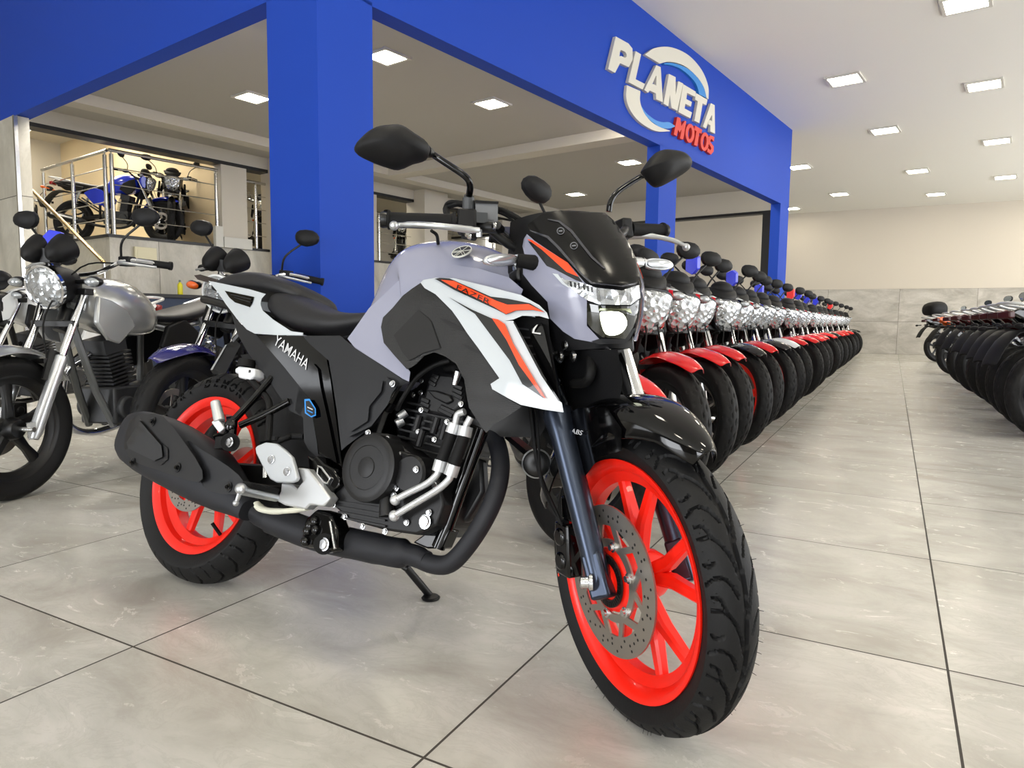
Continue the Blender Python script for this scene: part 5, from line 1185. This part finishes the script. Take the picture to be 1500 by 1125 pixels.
part('spark_plug_cap', MB().tube(smooth_path([b(*c11((700, 290))[0], .09), b(*c11((800, 290))[0], .10), b(*c11((835, 340))[0], .108)], 4), .009, 12), M_rub)
part('spark_plug', MB().tube([b(*c11((835, 335))[0], .110), b(*c11((795, 480))[0], .108)], [.010, .007], 12), M_bolt)
part('clutch_cable', MB().tube(smooth_path([b(*c11((740, 210))[0], .135), b(*c11((560, 270))[0], .135), b(*c11((380, 400))[0], .13), b(*c11((260, 570))[0], .13), b(*c11((205, 660))[0], .13), b(*c11((165, 750))[0], .12)], 6), .0055, 8), M_rub)
part('cable_connector', MB().prism([b(x, y, .13) for x, y in c11((0, 700), (60, 670), (105, 690), (40, 780), (0, 760))], (0, .02, 0)), M_plas, bev=.003, fixn=True)
part('cable_rod', MB().tube([b(*c11((80, 640))[0], .13), b(*c11((160, 520))[0], .13)], .003, 8), M_bolt)
part('intake_fitting', MB().tube([b(*c11((260, 780))[0], .10), b(*c11((180, 840))[0], .11)], .010, 12).tube([b(*c11((230, 870))[0], .10), b(*c11((155, 910))[0], .11)], .011, 12), M_alu)
for hose in (((1110, 335), (1078, 350), (1068, 385), (1050, 440), (1000, 570), (985, 622), (975, 640), (930, 680), (840, 725), (780, 757)), ((1140, 362), (1128, 385), (1120, 400), (1108, 455), (1060, 590), (1042, 642), (1035, 660), (985, 706), (880, 770), (775, 833))):
    P = [b(*c4(q)[0], .175) for q in hose]
    h = part('oil_line', MB().tube(smooth_path(P[5:], 4), .0075, 12), G_sil); part('oil_line', MB().tube(smooth_path(P[:4], 4), .0075, 12), G_sil)
    MB().tube([P[3], P[4]], .0125, 16).build('oil_hose', M_rub, h)
    MB().tube([P[2]+(P[3]-P[2])*.15, P[3]], .0150, 16).build('hose_ferrule', G_sil, h); MB().tube([P[4], P[5]], .0145, 16).build('hose_ferrule', G_sil, h); MB().ell(P[-1], (.012, .012, .012)).build('line_fitting', G_sil, h)
part('down_tube', MB().tube([b(*c4((1195, 420))[0], .10), b(*c4((1030, 880))[0], .10), b(*c4((985, 985))[0], .10)], .0155, 14), M_blackg)
part('engine_mount', MB().prism([b(x, y, .11) for x, y in c4((860, 960), (975, 880), (1040, 900), (1000, 990), (930, 990))], (0, .04, 0)), M_blackg, bev=.004, fixn=True)
part('generator_cover', MB().prism([b(x, y, .06) for x, y in c4((1000, 640), (1110, 560), (1190, 560), (1200, 720), (1120, 860), (1020, 880))], (0, .03, 0)), G_eng, bev=.008, fixn=True)
# ---------------- exhaust
hp = [(1235, 425, .03), (1268, 500, .05), (1282, 600, .07), (1262, 720, .09), (1205, 850, .10), (1120, 980, .10), (1040, 1060, .10), (960, 1065, .10), (870, 1030, .10), (760, 1000, .10)]
part('exhaust_header', MB().tube(smooth_path([b(*c4((x, y))[0], s) for x, y, s in hp], 5), .0205, 22), G_pipe)
part('catalytic_pipe', MB().tube(smooth_path([b(*c4((x, y))[0], s) for x, y, s in ((930, 1048, .10), (860, 1020, .10), (760, 1005, .10), (620, 975, .10), (500, 950, .10), (380, 920, .10), (270, 880, .11), (190, 850, .12))], 4), [.021, .024, .033, .035, .036, .037, .037, .036], 22), G_pipe)
part('link_pipe', MB().tube(smooth_path([b(425, 772, .11), b(392, 760, .12), b(366, 745, .15), b(340, 728, .17)], 5), [.034, .028, .026, .03], 20), G_pipe)
mf = []
AXm = [(366, 748, .165, .026, .030), (352, 734, .172, .040, .036), (334, 718, .178, .058, .046), (312, 700, .182, .074, .056), (285, 683, .184, .082, .062), (255, 666, .186, .086, .064), (228, 652, .188, .086, .064), (206, 641, .190, .078, .058), (196, 636, .190, .066, .048)]
PM = [b(x, y, s) for x, y, s, _, _ in AXm]; ad = (PM[-1]-PM[2]).normalized(); mu = Vector((0, -1, 0)); mv = ad.cross(mu).normalized()
if mv.z < 0: mv = -mv
for p, (_, _, _, rv, ru) in zip(PM, AXm):
    ring = []
    for k in range(24):
        a = 2*pi*k/24; cc, ss = cos(a), sin(a); e = .72
        ring.append(p+mv*(rv*abs(cc)**e*(1 if cc > 0 else -1))+mu*(ru*abs(ss)**e*(1 if ss > 0 else -1)))
    mf.append(ring)
part('muffler', MB().loft(mf), G_pipe, angle=30)
class OnMuf:
    steer = False
    def __init__(s_, s0): s_.s0 = s0
    def __call__(s_, px, py, lift=0.): return b(px, py, s_.s0+lift)
MU = OnMuf(.252)
skin('muffler_cover', c7((70, 190), (150, 160), (235, 170), (345, 305), (430, 440), (412, 500), (300, 470), (200, 435), (100, 400), (40, 330)), MU, mat('muffler_cover_grey', '#141416', .5), moto, .03, cell=20, smooth=2)
skin('muffler_end_plate', c7((52, 300), (118, 192), (225, 315), (232, 372), (190, 392), (60, 330)), MU, mat('muffler_end_grey', '#242528', .42), moto, .014, lift=.008, cell=20)
skin('muffler_recess', c7((228, 305), (258, 330), (258, 385), (225, 412), (190, 398), (232, 375)), MU, M_trim, moto, .003, lift=.003, cell=20)
skin('muffler_shield', c7((355, 290), (420, 330), (560, 420), (640, 500), (600, 560), (470, 545), (425, 500), (440, 440)), OnMuf(.236), mat('muffler_shield_grey', '#17181c', .5), moto, .03, cell=20, smooth=2)
for x, y in ((305, 425), (182, 195), (80, 400), (560, 522)): 
    bolt(170+x/3.408, 560+y/3.408, .254 if x < 500 else .238, .010, m=M_trim, h=.003, nm='bolt_recess'); bolt(170+x/3.408, 560+y/3.408, .257 if x < 500 else .241, .005, m=M_blackg)
# ---------------- foot controls, swingarm, stand
part('heel_guard', MB().prism([b(x, y, .205) for x, y in c9((100, 420), (125, 395), (215, 358), (330, 372), (420, 440), (500, 520), (530, 620), (562, 750), (540, 785), (500, 802), (330, 800), (265, 765), (200, 660), (110, 480))], (0, .012, 0)), mat('silver_guard_paint', '#bcc0c4', .3, .25), bev=.003, fixn=True)
for x, y in ((285, 548), (458, 680)): bolt(360+x/7.5, 600+y/7.5, .206, .0085)
part('foot_bracket', MB().prism([b(x, y, .185) for x, y in c9((390, 800), (500, 815), (560, 870), (620, 790), (560, 640), (610, 640), (680, 650), (930, 970), (850, 1065), (700, 1045), (650, 1095), (420, 1050), (330, 1000), (380, 900))], (0, .03, 0)), G_sil, bev=.004, fixn=True)
part('frame_foot', MB().prism([b(x, y, .165) for x, y in c9((675, 500), (740, 545), (770, 500), (850, 590), (960, 650), (1032, 770), (1030, 830), (920, 935), (790, 790), (690, 655))], (0, .05, 0)), M_blackg, bev=.004, fixn=True)
part('frame_foot_slot', MB().tube([b(x, y, .168) for x, y in [(360+px_/7.5, 600+py_/7.5) for px_, py_ in ((800, 620), (840, 640), (930, 760), (900, 810), (860, 800), (790, 710))]], .0035, 8, closed=True), M_chrome)
peg = part('foot_peg', MB().tube([b(405, 729, .185), b(353, 718, .30)], [.010, .011], 12).ell(b(353, 716, .30), (.016, .012, .013)).tube([b(352, 720, .30), b(346, 736, .30)], [.006, .004], 10).ell(b(345.5, 737, .30), (.007, .007, .007)), M_alu)
MB().bar(b(402, 721, .19)+Vector((0, 0, .004)), b(360, 712, .285)+Vector((0, 0, .004)), .030, .014).build('peg_rubber', M_rub, peg, bev=.004)
part('brake_pedal', MB().tube(smooth_path([b(*c4(q)[0], .172) for q in ((118, 772), (140, 800), (200, 812), (290, 808), (358, 800))], 4), [.010, .014, .013, .011, .008], 12, flat=.6), G_cream)
part('pedal_spring', MB().tube([b(388, 700, .17), b(388, 685, .17)], .006, 8), M_bolt)
part('pedal_link', MB().tube([b(*c9((330, 300))[0], .165), b(*c9((325, 345))[0], .165)], .010, 10).tube(smooth_path([b(*c9((360, 345))[0], .16), b(*c9((460, 305))[0], .15), b(*c9((500, 295))[0], .14), b(*c9((640, 295))[0], .13)], 4), .008, 10), M_rub)
for s in (1, -1): part('swingarm', MB().bar(Vector((.52, -s*.10, .36)), Vector((-.03, -s*.105, .315)), .03, .055), M_blackm, bev=.006)
part('swingarm_pivot', MB().cyl(Vector((.52, -.12, .36)), Vector((.52, .12, .36)), .03), M_blackm)
part('chain_guard', MB().box((.22, .12, .42), (.40, .02, .05)), M_plas)
part('sprocket', MB().lathe([(.10, .09), (.10, .096), (.05, .096), (.05, .09)], RA, (0, 1, 0), 36, closed=True), M_disc)
for (x0, y0, s0), (x1, y1, s1), r in (((399, 553, .135), (344, 614, .185), .0095), ((424, 588, .140), (352, 623, .185), .0095)): part('pillion_peg_stay', MB().tube(smooth_path([b(x0, y0, s0), b((x0+x1)/2-1, (y0+y1)/2+2, (s0+s1)/2), b(x1, y1, s1)], 4), r, 14), M_blackg)
part('pillion_peg', MB().tube([b(315, 588, .21), b(322, 618, .205)], [.0125, .015], 12).bar(b(318, 616, .205), b(330, 632, .195), .03, .02), G_sil, bev=.003)
part('peg_hinge', MB().ell(b(338, 624, .190), (.02, .015, .02)).tube([b(343, 612, .186), b(340, 640, .19)], .010, 10).tube([b(315, 640, .19), b(338, 630, .19)], .007, 8), M_blackg)
part('muffler_mount', MB().cyl(b(337, 648, .20), b(337, 648, .235), .024, .022).bar(b(337, 648, .215), b(322, 650, .215), .03, .03), M_rub); bolt(337, 648, .237, .010)
rv = part('brake_fluid_reservoir', MB().prism([b(x, y, .150) for x, y in c3((690, 600), (712, 585), (800, 600), (798, 640), (770, 662), (708, 650), (706, 628), (690, 622))], (0, .035, 0)), mat('reservoir_white', '#d8dadd', .35), bev=.004, fixn=True)
MB().tube([b(*c3((752, 590))[0], .135), b(*c3((760, 552))[0], .135)], [.024, .023], 18).build('reservoir_cap', M_rub, rv)
writing('reservoir_mark', 'n', .016, b(*c3((772, 612))[0], .1515), (1, 0, .1), (0, 0, 1), G_dec, rv)
part('reservoir_hose', MB().tube(smooth_path([b(*c3((770, 655))[0], .14), b(*c3((840, 730))[0], .14), b(*c3((880, 800))[0], .15), b(*c3((875, 1000))[0], .165)], 5), .009, 10), M_rub)
m = MB(); m.prism([b(x, y, .160) for x, y in c4((345, 850), (400, 800), (470, 820), (500, 900), (495, 1000), (440, 1012), (400, 990), (345, 985), (330, 930))], (0, .05, 0))
part('stand_bracket', m, M_blackg, bev=.008, fixn=True)
for k, (x, y) in enumerate(((370, 880), (395, 860), (360, 905), (400, 900), (350, 955))): part('bracket_lug', MB().ell(b(*c4((x, y))[0], .162), (.012, .010, .012)), M_blackg)
part('bracket_bush', MB().cyl(b(*c4((440, 968))[0], .13), b(*c4((440, 968))[0], .168), .024), M_rub); bolt(340+440/3.261, 500+970/3.261, .169, .012)
part('bracket_arm', MB().tube([b(*c4((470, 860))[0], .165), b(*c4((492, 990))[0], .165)], .004, 8), M_bolt)
s0_, s1_ = b(596, 832, -.17), b(630, 873, -.285)
part('side_stand', MB().tube([b(520, 780, -.12), s0_, s1_], .0105, 12).tube([b(622, 812, -.17), b(626, 808, -.17)], .006, 8), M_blackm)
fw_ = MRi @ Vector(on_z(631, 875, .0045)); fn = MRi.to_3x3() @ Vector((0, 0, 1)); part('stand_foot', MB().lathe([(.0, -.004), (.024, -.004), (.026, .0), (.022, .004), (0, .004)], fw_, fn, 24), M_blackm)
# horn and its bracket
hn = part('horn', MB().lathe([(.0, -.02), (.022, -.02), (.030, -.008), (.031, 0), (.026, .004), (.010, .006), (0, .004)], st(786, 679, .10), MS.to_3x3() @ Vector((.9, -.45, 0)), 28), M_blackm)
MB().lathe([(.030, -.006), (.033, -.003), (.033, .002), (.030, .004)], st(786, 679, .10), MS.to_3x3() @ Vector((.9, -.45, 0)), 28, closed=True).build('horn_ring', M_alu, hn)
part('horn_bracket', MB().bar(st(778, 665, .09), st(748, 640, .08), .03, .012), M_blackm)
# ------------------------------------------------------------------ motorcycles on the left
def face_pose(px, py, alpha, lean, wb=1.33):
    p = on_z(px, py, 0); h = atan2(-p.y, -p.x)-radians(alpha); return row_pose(p.x, p.y, h, lean, wb)
P_silver = mat('bike_silver', '#a9abab', .25, .55, coat=.6); P_dgrey = mat('bike_grey', '#4c4e50', .35, .3)
rd = make_streetbike('motorcycle', 'silver street motorcycle with a round headlamp, cut by the left edge of the photo', 'round')
T_rd = tree_list(rd)
rd.matrix_world = face_pose(19, 731, 48, radians(0))
for c, g in T_rd:
    for i, sl in enumerate(c.material_slots):
        k = sl.material.name
        nm = {'red_body_paint': P_silver, 'red_fender_paint': P_silver}.get(k)
        if nm: c.material_slots[i].link = 'OBJECT'; c.material_slots[i].material = nm
    if c.name.startswith('tank_shroud') or c.name.startswith('frame'): c.material_slots[0].link = 'OBJECT'; c.material_slots[0].material = P_silver if c.name.startswith('tank') else mat('frame_grey', '#77797a', .4, .5)
dup(rd, T_rd, face_pose(262, 696, 42, radians(6)), 'violet blue motorcycle with amber indicator, half hidden behind the tail of the grey motorcycle', None,
    {**swapset(P_purple, P_purple), 'bike_silver': P_purple, 'fuel_tank': P_purple, 'front_fender': P_purple, 'tail_cowl': P_purple, 'frame': M_blackm, 'tank_shroud': M_plas, 'fork_slider': M_blackm, 'indicator_lens': M_orange, 'headlight_ring': P_white, 'swingarm': M_blackm, 'exhaust_pipe': M_blackm, 'muffler': M_blackm})
dup(street, TS, face_pose(-70, 655, 50, radians(6)), 'white motorcycle at the left edge, behind the silver one', None, swapset(P_white, P_white))
# things along the gallery wall
def wall_pt(px, py, off=0.): return on_b(px, py, bw-off)
zc_ = toab(wall_pt(250, 431, .45))[2]; ca0 = toab(wall_pt(195, 431, .45))[0]; ca1 = toab(wall_pt(402, 440, .45))[0]+.4
M_dark = mat('dark_laminate', '#1b1b1d', .45); M_dblue = mat('dark_blue_panel', '#1b2a44', .5)
t = thing('counter', 'dark counter standing against the tiled gallery wall behind the motorcycles', 'counter', ab(ca0, bw-.02, 0))
m = MB(); abox(m, ca0, ca1, bw-.50, bw-.02, zc_-.05, zc_); m.tf(Matrix.Translation(-t.location)).build('worktop', M_dark, t, bev=.004)
m = MB(); abox(m, ca0+.03, ca1-.03, bw-.46, bw-.03, 0, zc_-.05); m.tf(Matrix.Translation(-t.location)).build('front_panel', M_dblue, t)
p = on_b(265, 458, bw-.30); p.z = zc_
bt = thing('bottle', 'yellow spray bottle standing on the dark counter', 'bottle', p)
MB().lathe([(0, 0), (.032, 0), (.035, .01), (.035, .13), (.028, .155), (.013, .17), (.013, .185)], (0, 0, 0), (0, 0, 1), 20).build('body', mat('yellow_plastic', '#d8cf2a', .35), bt)
MB().lathe([(.016, .18), (.016, .205), (.010, .21), (0, .21)], (0, 0, 0), (0, 0, 1), 16).build('cap', mat('bottle_cap_grey', '#6f7f6f', .4), bt)
def wall_box(name, x0, y0, x1, y1, d, mt, lab, cat):
    a_ = toab(wall_pt(x0, y1, 0)); b_ = toab(wall_pt(x1, y0, 0)); t = thing(name, lab, cat, ab(a_[0], bw-.003, a_[2]))
    m = MB(); abox(m, a_[0], b_[0], bw-d, bw-.003, a_[2], b_[2]); m.tf(Matrix.Translation(-t.location)).build('housing', mt, t, bev=.004)
    return t, a_, b_, m
t, a_, b_, _ = wall_box('electrical_panel', 196, 364, 227, 386, .05, mat('cream_enclosure', '#d9d3b4', .45), 'cream electrical panel fixed to the tiled wall below the gallery edge', 'electrical panel')
m = MB(); abox(m, a_[0]+.03, b_[0]-.03, bw-.058, bw-.05, a_[2]+.03, b_[2]-.03); m.tf(Matrix.Translation(-t.location)).build('door', mat('cream_enclosure'), t, bev=.003)
z_ = ZP+.004
for x0, x1, y0, lab in ((313, 324, 331, 'small upright white box standing on the gallery ledge'), (325, 366, 347, 'low white box lying on the gallery ledge below the wall pier')):
    q0 = toab(wall_pt(x0, 355, .03)); q1 = toab(wall_pt(x1, 355, .03)); zt_ = toab(wall_pt(x0, y0, .03))[2]
    m = MB(); abox(m, q0[0], q1[0], bw-.10, bw-.022, z_-.04, max(zt_, z_+.05)); o = m.build('ledge_box', mat('off_white_box', '#c9c8c0', .5), None, bev=.004); tag(o, lab, 'box')
# blue tag over the silver motorcycle's gauges
c = on_plane(78, 356, CO+CF*3.05, CF); sh = [(-.05, .03), (-.02, .06), (.03, .05), (.05, .0), (.03, -.03), (-.04, -.03)]
o = MB().prism([CR*a+CU*b_ for a, b_ in sh], CF*.03).build('hang_tag', M_tagb, None, bev=.004, fixn=True); o.location = c; tag(o, 'blue plastic tag above the gauges of the silver round-lamp motorcycle', 'tag', 'plastic tags hanging on handlebars')
for c, g in TS:
    for d in g: bpy.data.objects.remove(d)
    bpy.data.objects.remove(c)
bpy.data.objects.remove(street)
